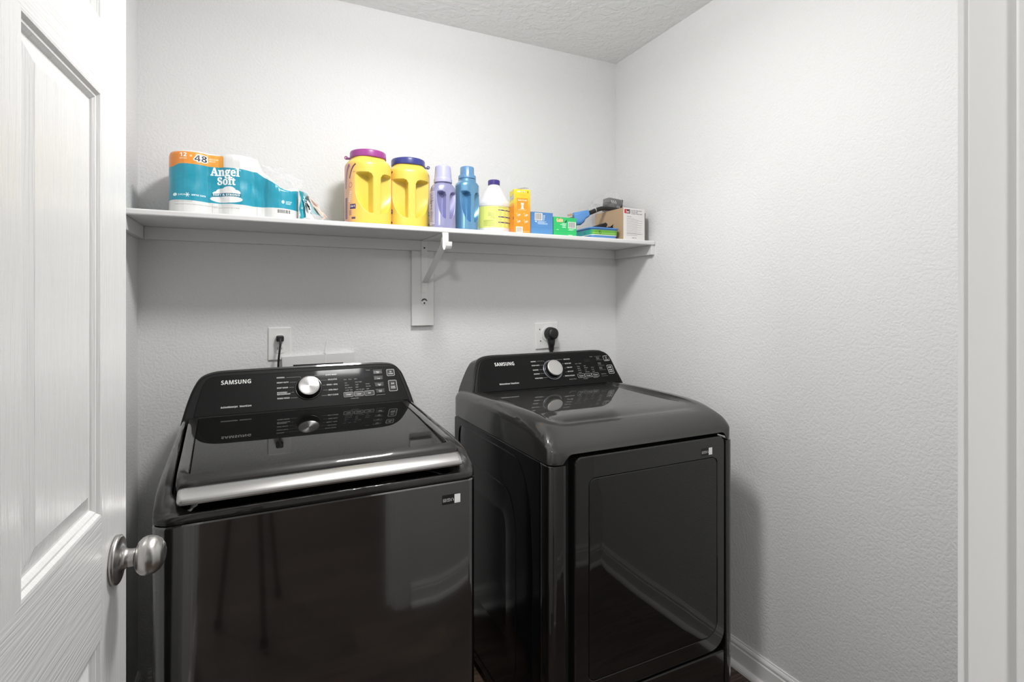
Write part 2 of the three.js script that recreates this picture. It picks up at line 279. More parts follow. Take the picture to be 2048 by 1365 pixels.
// ---------------------------------------------------------------- shelf and bracket
const ST = 1.56, SD = 0.283;
{
  const t = thing('wall_shelf', 'long white painted wall shelf holding laundry supplies, resting on white cleats', 'shelf', [-0.95, ST, 0]);
  const b = bb(XL + 0.001 + 0.95, -0.001 + 0.95, -0.0185, 0, 0.001, SD, 0.0055, 4); mesh('shelf_board', b, shelfMat, t);
  const c = (n, x0, x1, z0, z1, y1 = -0.0187) => mesh(n, bb(x0 + 0.95, x1 + 0.95, -0.0595, y1, z0, z1, 0.0012, 2), shelfMat, t);
  c('cleat', XL + 0.0195, -0.0195, 0.0005, 0.019); c('cleat', XL + 0.0005, XL + 0.019, 0.0005, 0.272); c('cleat', -0.019, -0.0005, 0.0005, 0.276);
}
{
  const t = thing('shelf_bracket', 'white steel shelf and rod bracket screwed to a white upright board under the shelf', 'bracket', [-0.948, ST, 0]);
  mesh('support_board', bb(-0.05, 0.04, -0.358, -0.0605, 0.0005, 0.019, 0.0012, 2), shelfMat, t);
  const st = (pts, w, th, n = 'strap') => { // flat strap bent in the plane across the wall: pts [y, z]
    return loft(pts.map((p, i) => { const a = pts[Math.max(0, i - 1)], b = pts[Math.min(pts.length - 1, i + 1)], dy = b[0] - a[0], dz = b[1] - a[1], l = Math.hypot(dy, dz), ny = -dz / l * th / 2, nz = dy / l * th / 2; return [[-w / 2, p[0] + ny, p[1] + nz], [w / 2, p[0] + ny, p[1] + nz], [w / 2, p[0] - ny, p[1] - nz], [-w / 2, p[0] - ny, p[1] - nz]]; }), { capStart: true, capEnd: true, crease: 0.6 });
  };
  mesh('wall_leg', st([[-0.0205, 0.0206], [-0.15, 0.0206], [-0.262, 0.0206]], 0.025, 0.0022), whiteMetal, t);
  mesh('foot', place(new THREE.CylinderGeometry(0.0125, 0.0125, 0.0022, 24), 0, -0.262, 0.0206, Math.PI / 2, 0, 0), whiteMetal, t);
  mesh('top_arm', st([[-0.0202, 0.0215], [-0.0202, 0.15], [-0.0202, 0.281]], 0.022, 0.0022), whiteMetal, t);
  // brace: channel section strap from the foot to the front
  const br = st([[-0.226, 0.0228], [-0.2, 0.0238], [-0.188, 0.0285], [-0.062, 0.266], [-0.035, 0.2805]], 0.024, 0.0022);
  mesh('brace', br, whiteMetal, t);
  const hook = [[-0.018, 0.2865], [-0.035, 0.2868]]; for (let i = 0; i <= 12; i++) { const a = Math.PI * i / 12; hook.push([-0.060 - 0.019 * Math.sin(a) * 1.15, 0.306 - 0.0192 * Math.cos(a)]); } hook.push([-0.054, 0.3255]);
  mesh('rod_hook', st(hook, 0.022, 0.0022), whiteMetal, t);
  for (const [y, r] of [[-0.048, 0.0035], [-0.268, 0.0036]]) mesh('screw', place(new THREE.SphereGeometry(r, 14, 8, 0, 6.3, 0, 1.57), 0, y, 0.0217, Math.PI / 2, 0, 0), screwMat, t, 'dark screw head');
}

// ---------------------------------------------------------------- outlets, cords, white board
const slotMat = std({ color: lin(0.01, 0.01, 0.01), roughness: 0.8 });
function plate(t, w, h) {
  const g = new THREE.Shape(); const r = 0.004; g.moveTo(-w / 2 + r, -h / 2); g.lineTo(w / 2 - r, -h / 2); g.quadraticCurveTo(w / 2, -h / 2, w / 2, -h / 2 + r); g.lineTo(w / 2, h / 2 - r); g.quadraticCurveTo(w / 2, h / 2, w / 2 - r, h / 2); g.lineTo(-w / 2 + r, h / 2); g.quadraticCurveTo(-w / 2, h / 2, -w / 2, h / 2 - r); g.lineTo(-w / 2, -h / 2 + r); g.quadraticCurveTo(-w / 2, -h / 2, -w / 2 + r, -h / 2);
  mesh('cover_plate', new THREE.ExtrudeGeometry(g, { depth: 0.002, bevelEnabled: true, bevelThickness: 0.004, bevelSize: 0.004, bevelOffset: -0.004, bevelSegments: 4 }), whitePlastic, t);
}
{
  const t = thing('wall_outlet', 'white duplex wall outlet behind the washer with a thin black cord plugged in', 'outlet', [-1.4765, 1.146, 0.0005]);
  plate(t, 0.076, 0.118);
  for (const s of [1, -1]) {
    const sh = new THREE.Shape(); const R = 0.0172, hh = 0.0142; const a = Math.asin(hh / R); sh.absarc(0, 0, R, -a, a, false); sh.absarc(0, 0, R, Math.PI - a, Math.PI + a, false); sh.closePath();
    const rc = mesh('receptacle', place(new THREE.ExtrudeGeometry(sh, { depth: 0.0065, bevelEnabled: true, bevelThickness: 0.0006, bevelSize: 0.0006, bevelOffset: -0.0006, bevelSegments: 2, curveSegments: 20 }), 0, s * 0.0195, 0.0005), whitePlastic, t);
    mesh('slot', merge([bb(-0.0072, -0.0056, s * 0.0195 - 0.001, s * 0.0195 + 0.007, 0.0074, 0.00765), bb(0.0056, 0.0072, s * 0.0195 - 0.001, s * 0.0195 + 0.006, 0.0074, 0.00765), place(new THREE.CylinderGeometry(0.0024, 0.0024, 0.0003, 12), 0, s * 0.0195 - 0.0075, 0.0075, Math.PI / 2, 0, 0)]), slotMat, rc);
  }
  mesh('screw', place(new THREE.SphereGeometry(0.003, 12, 6, 0, 6.3, 0, 1.57), 0, 0, 0.006, Math.PI / 2, 0, 0), whitePlastic, t);
}
{
  const c = thing('power_cable', 'thin black power cord hanging from the left wall outlet down behind the washer', 'cord', [-1.4765, 1.1655, 0]);
  mesh('plug', merge([place(new RoundedBoxGeometry(0.025, 0.021, 0.022, 3, 0.005), 0.0005, 0, 0.0195), place(new RoundedBoxGeometry(0.013, 0.012, 0.012, 3, 0.004), 0.001, -0.004, 0.0345)]), rubber, c);
  mesh('cord', tube([[0.001, -0.004, 0.038], [0.001, -0.015, 0.044], [-0.001, -0.035, 0.046], [-0.005, -0.075, 0.044], [-0.006, -0.12, 0.042], [-0.004, -0.2, 0.04], [0.0, -0.4, 0.05]], 0.0036), rubber, c);
}
{
  const t = thing('dryer_outlet', 'white square dryer outlet plate, slightly tilted, behind the dryer', 'outlet', [-0.3805, 1.146, 0.0005]); t.rotation.z = 0.035;
  plate(t, 0.116, 0.117);
  for (const [x, y] of [[-0.036, 0.03], [-0.034, -0.022]]) mesh('screw', place(new THREE.SphereGeometry(0.0028, 12, 6, 0, 6.3, 0, 1.57), x, y, 0.006, Math.PI / 2, 0, 0), screwMat, t);
  mesh('receptacle', place(new THREE.CylinderGeometry(0.032, 0.032, 0.008, 40), 0.004, 0.008, 0.006, Math.PI / 2, 0, 0), whitePlastic, t);
}
{
  const c = thing('power_cable', 'thick black dryer cord with a big angled plug in the square outlet', 'cord', [-0.371, 1.148, 0]);
  const head = lathe([[0.0005, 0], [0.026, 0], [0.0285, 0.003], [0.029, 0.014], [0.0275, 0.019], [0.0265, 0.0205], [0.0275, 0.022], [0.0265, 0.036], [0.022, 0.0425], [0.014, 0.045], [0.0005, 0.0455]], 40);
  const tail = loft([[0.012, 0.020], [-0.012, 0.0195], [-0.03, 0.0165], [-0.042, 0.0145], [-0.046, 0.0125], [-0.066, 0.0115], [-0.0665, 0.009]].map(([y, r]) => { const o = []; for (let i = 0; i < 24; i++) { const a = -i / 24 * Math.PI * 2; o.push([r * Math.cos(a), y, 0.029 + Math.min(r, 0.0145) * Math.sin(a)]); } return o; }), { capStart: true, capEnd: true, crease: 0.5 });
  mesh('plug', merge([place(head, 0, 0.008, 0.0105, Math.PI / 2, 0, 0), place(new THREE.TorusGeometry(0.0145, 0.0022, 8, 30), 0, 0.006, 0.0535), tail]), rubber, c);
  mesh('cord', tube([[0, -0.06, 0.029], [0, -0.09, 0.029], [0.001, -0.15, 0.031], [0.0, -0.3, 0.04], [0.01, -0.6, 0.045]], 0.0078), rubber, c);
}
{
  const t = thing('backing_board', 'short white board on the back wall behind the washer, with a white cable tie', 'board', [-1.3425, 1.05, 0.0005]); t.rotation.z = 0.03;
  mesh('board', bb(-0.126, 0.126, -0.06, 0.0535, 0, 0.0185, 0.0012, 2), shelfMat, t);
  mesh('cable_tie', merge([bb(0.02, 0.0235, -0.06, 0.0555, 0.0185, 0.0198), bb(0.02, 0.0235, 0.0535, 0.0555, -0.0, 0.0198), tube([[0.022, 0.05, 0.0198], [0.021, 0.062, 0.017], [0.023, 0.075, 0.012], [0.028, 0.0935, 0.008], [0.03, 0.105, 0.006]], 0.0009, 24, 6)]), whitePlastic, t);
}

// ---------------------------------------------------------------- appliances
const chromeDark = std({ color: lin(0.16, 0.16, 0.17), roughness: 0.2, metalness: 1 });
function splineShape(pts, y0) { // outline of a console: straight bottom, smooth sides and top
  const s = new THREE.Shape(); s.moveTo(pts[0][0], y0); s.lineTo(...pts[0]);
  const c = new THREE.CatmullRomCurve3(pts.map(p => V3(p[0], p[1], 0)), false, 'centripetal'), q = c.getPoints(90);
  for (const p of q.slice(1)) s.lineTo(p.x, p.y);
  s.lineTo(pts[pts.length - 1][0], y0); s.closePath(); return s;
}
const CX0 = -0.37, CW = 0.76, CS0 = -0.04, CH = 0.21, KX = 2048 / CW, KY = 566 / CH;
const cx = v => (v - CX0) * KX, cy = s => 566 - (s - CS0) * KY;
function panelMat(draw) {
  const m = canvasTex(2048, 566, (x, w, h) => { x.fillStyle = '#0a0a0a'; x.fillRect(0, 0, w, h); draw(x); });
  return phys({ map: m, roughness: 0.5, specularIntensity: 0.2, clearcoat: 0.2, clearcoatRoughness: 0.06 });
}
const flatUV = g => { const p = g.attributes.position, u = g.attributes.uv; for (let i = 0; i < p.count; i++) u.setXY(i, (p.getX(i) - CX0) / CW, (p.getY(i) - CS0) / CH); return g; };
const mark = '#e4e4e2', soft = '#c9c9c8';
function rect(x, x0, s0, x1, s1, r = 5, lw = 3, col = '#d8d8d6') { x.strokeStyle = col; x.lineWidth = lw; x.beginPath(); const a = cx(x0), b = cy(s1), w = cx(x1) - a, h = cy(s0) - b; x.moveTo(a + r, b); x.arcTo(a + w, b, a + w, b + h, r); x.arcTo(a + w, b + h, a, b + h, r); x.arcTo(a, b + h, a, b, r); x.arcTo(a, b, a + w, b, r); x.closePath(); x.stroke(); }
function line(x, pts, lw = 2) { x.strokeStyle = '#b9b9b8'; x.lineWidth = lw; x.beginPath(); pts.forEach((p, i) => i ? x.lineTo(cx(p[0]), cy(p[1])) : x.moveTo(cx(p[0]), cy(p[1]))); x.stroke(); }
const put = (x, s, v, y, capH, o = {}) => text(x, s, cx(v), cy(y) + capH * KY * 0.5, capH * KY / 0.72, { color: mark, ...o, width: o.width ? o.width * KX : undefined });
const icons = (x, v, s, k) => { x.strokeStyle = '#d8d8d6'; x.lineWidth = 3; x.beginPath(); x.arc(cx(v), cy(s), k, -1.1, 4.2); x.moveTo(cx(v), cy(s) - k - 4); x.lineTo(cx(v), cy(s) - 2); x.stroke(); };

function console_(t, o) {
  const g = new THREE.Group(); g.name = 'console'; g.position.set(0, o.y0, o.z0); g.rotation.x = -Math.atan(0.6); t.add(g);
  const outer = splineShape(o.outer, -0.03), inner = splineShape(o.inner, o.innerBottom);
  mesh('bezel', new THREE.ExtrudeGeometry(outer, { depth: 0.018, bevelEnabled: true, bevelThickness: 0.007, bevelSize: 0.008, bevelOffset: -0.008, bevelSegments: 5 }).translate(0, 0, -0.0255), o.bezelMat ?? bezelBlack, g);
  mesh('control_panel', flatUV(new THREE.ExtrudeGeometry(inner, { depth: 0.002, bevelEnabled: true, bevelThickness: 0.0022, bevelSize: 0.003, bevelOffset: -0.003, bevelSegments: 3 }).translate(0, 0, -0.002)), o.face, g, 'glossy black control panel with white lettering');
  // housing behind the bezel, down to the upright back
  const hs = new THREE.ExtrudeGeometry(outer, { depth: 1, bevelEnabled: false, steps: 1 }), p = hs.attributes.position;
  for (let i = 0; i < p.count; i++) { const s = p.getY(i), k = p.getZ(i), y = o.y0 + s / 1.1662, zf = o.z0 - 0.6 * (y - o.y0) - 0.024, zb = o.back; p.setXYZ(i, p.getX(i) * (k > 0.5 ? 1 : o.taper ?? 0.985), k > 0.5 ? y : y - 0.012 * (s / 0.15), k > 0.5 ? zf : Math.min(zb, zf - 0.01)); }
  mesh('console_housing', toCreasedNormals(hs, 0.5), blackSteel, t);
  const kn = new THREE.Group(); kn.name = 'dial'; kn.position.set(o.knob[0], o.knob[1], 0.0022); g.add(kn);
  const r = o.knob[2];
  const ring = lathe([[r + 0.0095, 0], [r + 0.0095, 0.0015], [r + 0.008, 0.0028], [r + 0.0045, 0.002], [r + 0.003, 0.001]], 64); mesh('dial_ring', place(ring, 0, 0, 0, Math.PI / 2, 0, 0), o.ringMat, kn);
  mesh('dial_skirt', place(lathe([[r + 0.003, 0.0005], [r + 0.0022, o.knob[3] * 0.62], [r + 0.0004, o.knob[3] * 0.8]], 64), 0, 0, 0, Math.PI / 2, 0, 0), o.skirtMat, kn);
  mesh('dial_cap', place(lathe([[r + 0.0004, o.knob[3] * 0.8], [r, o.knob[3] * 0.93], [r - 0.001, o.knob[3]], [r * 0.75, o.knob[3] + 0.0003], [r * 0.5, o.knob[3] + 0.0005], [r * 0.25, o.knob[3] + 0.0006], [0.0004, o.knob[3] + 0.0006]].reverse(), 96), 0, 0, 0, Math.PI / 2, 0, 0), o.capMat, kn, 'round brushed metal dial cap');
  for (const [x0, s0, x1, s1] of o.buttons) mesh('button', place(new RoundedBoxGeometry(x1 - x0, s1 - s0, 0.003, 2, 0.0012), (x0 + x1) / 2, (s0 + s1) / 2, 0.0018), o.buttonMat ?? blackGlass, g);
  return g;
}
const deckRing = (x0, x1, z0, z1, r, y) => rr(x0, x1, z0, z1, r, 10, 24).map(([x, z]) => [x, y(x, z), z]);
{ // ------------------------------------------------ washer
  const t = thing('washer', 'black top-loading washing machine with a chrome lid handle, left of the dryer', 'washing machine', [-1.3915, 0, 0.855], 1.3 * Math.PI / 180);
  const w = 0.3425, D = -0.735;
  const cabR = [0.012, 0.012, 0.03, 0.03];
  const cab = [[0.012, 0.03], [0.0, 0.036], [0, 0.8515], [0.0018, 0.8545], [0.004, 0.8555]].map(([i, y]) => rr(-w + i, w - i, D + i, -i, cabR, 10, 8).map(([x, z]) => [x, y, z]));
  mesh('cabinet', loft(cab, { capStart: true, capEnd: true, crease: 0.5 }), washerFront, t);
  for (const [x, z] of [[-0.28, -0.06], [0.28, -0.06], [-0.28, -0.68], [0.28, -0.68]]) mesh('foot', place(new THREE.CylinderGeometry(0.022, 0.025, 0.031, 20), x, 0.0155, z), rubber, t);
  const crestT = [[-0.74, 0.962], [-0.6, 0.957], [-0.45, 0.949], [-0.3, 0.939], [-0.2, 0.9325], [-0.12, 0.925], [-0.08, 0.918], [-0.055, 0.909], [-0.04, 0.900], [-0.028, 0.889], [-0.018, 0.879], [-0.012, 0.8755], [0, 0.873]];
  const crest = z => curve(crestT, z);
  const open = (i, yf) => { const q = rr(-0.312 + i, 0.312 - i, -0.60 + i, -0.0125 - i, [0.02, 0.02, 0.05, 0.05], 10, 24); return q.map(([x, z]) => { const f = 1 + 0.075 * Math.min(1, Math.max(0, (-z - 0.03) / 0.57)) * 0.85; const X = x * f; return [X, yf(X, z), z]; }); };
  const out = (i, yf, r = 0.032) => deckRing(-w + i, w - i, D + i, -i * 0.2, [0.012, 0.012, r, r], yf);
  const top = [out(0.003, () => 0.8568), out(0.0, () => 0.8585), out(0.0, (x, z) => 0.8585 + (crest(z) - 0.8585) * 0.35), out(0.001, (x, z) => crest(z) - Math.min(0.013, (crest(z) - 0.8585) * 0.5)), out(0.004, (x, z) => crest(z) - 0.006), out(0.009, (x, z) => crest(z) - 0.0018), out(0.015, (x, z) => crest(z)), open(-0.002, (x, z) => crest(z) - 0.0006), open(0, (x, z) => crest(z) - 0.002), open(0.001, (x, z) => crest(z) - 0.02), open(0.002, () => 0.83)];
  mesh('top_cover', loft(top, { crease: 0.95 }), blackSteel, t);
  mesh('well', bb(-0.3, 0.3, 0.838, 0.846, -0.585, -0.016), blackMatte, t);
  mesh('latch', bb(0.108, 0.142, 0.868, 0.872, -0.03, -0.0135, 0.0015, 2), blackSteel, t);
  // lid: frame, glass, chrome handle along the front
  const lid = new THREE.Group(); lid.name = 'lid'; t.add(lid);
  const ly = z => lerpTable([[-0.6, 0.9585], [-0.45, 0.9535], [-0.35, 0.9495], [-0.25, 0.9455], [-0.15, 0.9425], [-0.075, 0.941], [-0.06, 0.9385], [-0.05, 0.9335], [-0.042, 0.9275], [-0.036, 0.922]], z), fx = (x, z) => x * (1 + 0.07 * Math.min(1, Math.max(0, -z / 0.6)));
  const lr = (x, zb, zf, r, yo, rf = r) => rr(-x, x, zb, zf, [r, r, rf, rf], 8, 20).map(([a, z]) => [fx(a, z), ly(z) + yo, z]);
  const gy = z => curve([[-0.6, 0.9562], [-0.53, 0.9542], [-0.45, 0.951], [-0.35, 0.9463], [-0.25, 0.9408], [-0.15, 0.9353], [-0.06, 0.9305]], z);
  const gr = (x, zb, zf, yo) => lr(x, zb, zf, 0.006, 0).map(([a, , z]) => [a, Math.min(gy(z), ly(z) - 0.001) + yo, z]);
  const lidRings = [lr(0.302, -0.585, -0.036, 0.012, -0.03), lr(0.3035, -0.585, -0.034, 0.012, -0.008), lr(0.3025, -0.584, -0.036, 0.012, -0.003), lr(0.299, -0.58, -0.040, 0.012, -0.0003), lr(0.29, -0.575, -0.05, 0.01, 0.0002), lr(0.2825, -0.572, -0.058, 0.007, 0), lr(0.281, -0.5705, -0.0595, 0.006, -0.0012), gr(0.2805, -0.57, -0.06, -0.0015), gr(0.28, -0.5695, -0.0605, -0.004)];
  mesh('lid_frame', loft(lidRings, { crease: 0.6 }), blackSteel, lid);
  const zs = []; for (let i = 0; i <= 40; i++) zs.push(-0.569 + (0.569 - 0.0612) * i / 40);
  const glassRing = z => { const x = fx(0.2795, z), y = Math.min(gy(z), ly(z) - 0.001), o = []; for (let i = 0; i <= 12; i++) o.push([-x + 2 * x * i / 12, y, z]); for (let i = 12; i >= 0; i--) o.push([-x + 2 * x * i / 12, y - 0.006, z]); return o; };
  mesh('lid_glass', loft(zs.map(glassRing), { capStart: true, capEnd: true, crease: 0.4 }), phys({ color: lin(0.007, 0.0068, 0.0065), roughness: 0.012, ior: 1.42, specularIntensity: 0.62 }), lid, 'dark glossy glass lid window');
  const hp = [[-0.046, 0.905], [-0.043, 0.9165], [-0.038, 0.918], [-0.03, 0.9165], [-0.018, 0.911], [-0.008, 0.9045], [-0.003, 0.8995], [-0.0015, 0.896], [-0.0035, 0.892], [-0.009, 0.890], [-0.016, 0.893], [-0.03, 0.9]];
  const hx = [-0.301, -0.2995, -0.297, -0.29, 0.295, 0.302, 0.3045, 0.306], hk = [0.55, 0.8, 0.94, 1, 1, 0.94, 0.8, 0.55];
  mesh('lid_handle', loft(hx.map((x, i) => hp.map(([z, y]) => [x, 0.903 + (y - 0.903) * hk[i], -0.022 + (z + 0.022) * hk[i]])), { capStart: true, capEnd: true, crease: 0.9 }), chrome, lid, 'satin chrome handle strip along the lid front');
  // console with its control panel
  const face = panelMat(x => {
    put(x, 'SAMSUNG', -0.2438, 0.1065, 0.0138, { width: 0.0846 });
    put(x, 'ActiveWaterjet', -0.2432, 0.0255, 0.0058, { width: 0.046 }); put(x, 'SmartCare', -0.1924, 0.0255, 0.0056, { width: 0.0327 });
    [['NORMAL', 0.112, 0.0245], ['HEAVY DUTY', 0.0945, 0.035], ['DEEP WASH', 0.0765, 0.033], ['BEDDING/', 0.0605, 0.030], ['WATERPROOF', 0.0543, 0.0395], ['PERM PRESS', 0.0408, 0.0365]].forEach(([s, y, ww]) => put(x, s, -0.087, y, 0.0044, { width: ww }));
    [['QUICK WASH', 0.1122, 0.0616], ['DELICATES', 0.0948, 0.0686], ['RINSE + SPIN', 0.0768, 0.0636], ['SPIN ONLY', 0.0582, 0.0682], ['SELF CLEAN', 0.0407, 0.0648]].forEach(([s, y, a]) => put(x, s, a, y, 0.0044, { width: 0.0982 - a }));
    line(x, [[-0.0593, 0.1113], [-0.0159, 0.1107], [-0.0119, 0.1046]]); line(x, [[0.0244, 0.1063], [0.0291, 0.1127], [0.059, 0.1132]]);
    for (const [y, a, b, c, d] of [[0.0938, -0.049, -0.028, 0.043, 0.066], [0.0762, -0.0515, -0.036, 0.05, 0.0615], [0.0588, -0.0455, -0.037, 0.0515, 0.066], [0.0398, -0.0485, -0.027, 0.046, 0.063]]) { line(x, [[a, y], [b, y]]); line(x, [[c, y], [d, y]]); }
    const q = (s, a, y, ww) => put(x, s, a, y, 0.0033, { width: ww, color: soft, bold: false });
    [['Wash', 0.119], ['Rinse', 0.1352], ['Spin', 0.1536]].forEach(([s, a]) => q(s, a, 0.0913, 0.0095));
    [['Hot', 0.0789, 0.008], ['Warm', 0.0705, 0.013], ['Eco Warm', 0.0614, 0.0235], ['Cold  Tap', 0.0526, 0.0235]].forEach(([s, y, b]) => q(s, 0.1214, y, b));
    [['Extra High', 0.08, 0.022], ['High', 0.07, 0.0105], ['Mid', 0.0613, 0.009], ['Low  No Spin', 0.0524, 0.0285]].forEach(([s, y, b]) => q(s, 0.1557, y, b));
    [['Heavy', 0.0711, 0.0135], ['Normal', 0.0621, 0.016], ['Light', 0.0529, 0.0105]].forEach(([s, y, b]) => q(s, 0.1897, y, b));
    q('- Favorite -', 0.134, 0.0225, 0.032); q('Power', 0.196, 0.121, 0.014);
    for (const [a, b] of [[0.1157, 0.1454], [0.1497, 0.1792], [0.1835, 0.2145]]) rect(x, a, 0.0296, b, 0.0452);
    for (const [s, y] of [[0.1185, 0.108], [0.0952, 0.0862], [0.071, 0.0615]]) line(x, [[0.2195, s + 0.001], [0.2508, s + 0.001]], 2);
    line(x, [[0.221, 0.048], [0.2515, 0.048]]); line(x, [[0.2213, 0.028], [0.252, 0.028]]);
    rect(x, 0.2667, 0.0955, 0.2926, 0.1193, 9, 4); rect(x, 0.2677, 0.0385, 0.2954, 0.0776, 9, 4);
    x.fillStyle = '#15171b'; x.fillRect(cx(0.1725), cy(0.1126), 0.031 * KX, 0.0175 * KY);
  });
  const bt = (x, s, v0, v1, y, h) => put(x, s, (v0 + v1) / 2, y, h, { width: (v1 - v0) * 0.62, align: 'center' });
  const g = console_(t, {
    y0: 0.955, z0: -0.58, back: -0.735, face, ringMat: blackGlass, skirtMat: blackGlass, capMat: spun, innerBottom: 0.0005,
    outer: [[-0.3445, -0.012], [-0.3315, 0.0475], [-0.316, 0.0965], [-0.2985, 0.1265], [-0.267, 0.1415], [-0.18, 0.1462], [0, 0.148], [0.2, 0.1478], [0.267, 0.1455], [0.2965, 0.138], [0.3175, 0.117], [0.3355, 0.057], [0.347, -0.001], [0.3485, -0.012]],
    inner: [[-0.3135, 0.001], [-0.3035, 0.0545], [-0.2905, 0.104], [-0.2755, 0.124], [-0.252, 0.1292], [-0.1294, 0.1305], [0.0947, 0.1318], [0.2631, 0.1318], [0.2975, 0.1255], [0.3185, 0.065], [0.331, 0.008]],
    knob: [0.0073, 0.0712, 0.0325, 0.019], buttons: [[0.1172, 0.031, 0.1439, 0.0438], [0.1512, 0.0302, 0.1777, 0.0438], [0.185, 0.0312, 0.213, 0.0444], [0.2197, 0.1045, 0.2506, 0.117], [0.2197, 0.0825, 0.2506, 0.094], [0.221, 0.0575, 0.2506, 0.07], [0.222, 0.0345, 0.2512, 0.0465], [0.2685, 0.097, 0.2908, 0.1178], [0.2695, 0.04, 0.2936, 0.0761]],
    buttonMat: phys({ color: lin(0.012, 0.012, 0.012), roughness: 0.16, clearcoat: 1 }),
  });
  // lettering printed on the buttons, as thin caps with the print
  const keys = [['Temp', 0.1172, 0.031, 0.1439, 0.0438], ['Level', 0.1512, 0.0302, 0.1777, 0.0438], ['Soil', 0.185, 0.0312, 0.213, 0.0444], ['Delay End', 0.2197, 0.1045, 0.2506, 0.117], ['Soak', 0.2197, 0.0825, 0.2506, 0.094], ['Alarm Off', 0.221, 0.0575, 0.2506, 0.07], ['Smart Care', 0.222, 0.0345, 0.2512, 0.0465], ['POWER', 0.2685, 0.097, 0.2908, 0.1178], ['START PAUSE', 0.2695, 0.04, 0.2936, 0.0761]];
  keyPrint(g, keys, true);
  mesh('rear_strip', bb(-0.03, 0.135, 1.045, 1.0805, -0.738, -0.728), blackMatte, t);
  sticker(t, 0.2725, 0.8135, 0.0007, 0.047, 0.023);
}
function keyPrint(g, keys, grey) {
  for (const [s, x0, s0, x1, s1] of keys) {
    const w = (x1 - x0) * 0.9, h = (s1 - s0) * 0.9, tall = h > 0.018;
    const m = canvasTex(192, Math.round(192 * h / w), (x, W2, H2) => {
      const gr = '#0e0f10'; x.fillStyle = gr; x.fillRect(0, 0, W2, H2);
      const ws = s.split(' '), fs = tall ? 46 : Math.min(40, H2 * (ws.length > 1 ? 0.36 : 0.42));
      if (tall) { x.strokeStyle = mark; x.fillStyle = mark; x.lineWidth = 9; const yy = H2 * (ws.length > 1 ? 0.28 : 0.36); x.beginPath(); if (ws.length > 1) { x.moveTo(W2 * 0.32, yy - 26); x.lineTo(W2 * 0.32, yy + 26); x.lineTo(W2 * 0.52, yy); x.closePath(); x.moveTo(W2 * 0.6, yy - 26); x.lineTo(W2 * 0.6, yy + 26); x.moveTo(W2 * 0.7, yy - 26); x.lineTo(W2 * 0.7, yy + 26); } else { x.arc(W2 / 2, yy, 26, -0.9, Math.PI + 0.9); x.moveTo(W2 / 2, yy - 34); x.lineTo(W2 / 2, yy); } x.stroke(); }
      ws.forEach((q, i) => text(x, q, W2 / 2, tall ? H2 * (ws.length > 1 ? 0.68 : 0.86) + i * 48 : H2 * (ws.length > 1 ? 0.44 : 0.74) + i * fs * 1.05, fs, { align: 'center', color: mark }));
    });
    const pg = new THREE.PlaneGeometry(w, h); mesh('button_print', place(pg, (x0 + x1) / 2, (s0 + s1) / 2, 0.0035), phys({ map: m, roughness: 0.16, clearcoat: 1 }), g);
  }
}
function sticker(t, x, y, z, w, h) {
  const m = canvasTex(376, 184, (c, W2, H2) => {
    c.fillStyle = '#111'; c.fillRect(0, 0, W2, H2); c.fillStyle = '#f2f2f0'; c.fillRect(250, 6, 122, 172); c.fillStyle = '#c9c9c7'; c.fillRect(268, 150, 88, 5);
    c.strokeStyle = '#d0d0ce'; c.lineWidth = 7; c.strokeRect(20, 74, 52, 52); c.beginPath(); c.moveTo(24, 98); c.lineTo(68, 98); c.moveTo(34, 112); c.lineTo(58, 112); c.stroke();
    c.strokeRect(96, 74, 62, 50); c.beginPath(); c.moveTo(127, 74); c.lineTo(127, 124); c.moveTo(104, 90); c.lineTo(118, 90); c.moveTo(136, 90); c.lineTo(150, 90); c.stroke();
    c.beginPath(); c.arc(206, 100, 25, Math.PI, 0); c.stroke(); c.fillStyle = '#d0d0ce'; c.fillRect(178, 98, 14, 28); c.fillRect(222, 98, 14, 28);
  });
  const g = bb(-w / 2, w / 2, -h / 2, h / 2, -0.0004, 0.0002), p = g.attributes.position, u = g.attributes.uv; for (let i = 0; i < p.count; i++) u.setXY(i, p.getX(i) / w + 0.5, p.getY(i) / h + 0.5);
  return mesh('sticker', place(g, x, y, z), phys({ map: m, roughness: 0.35 }), t, 'small black and white support sticker');
}
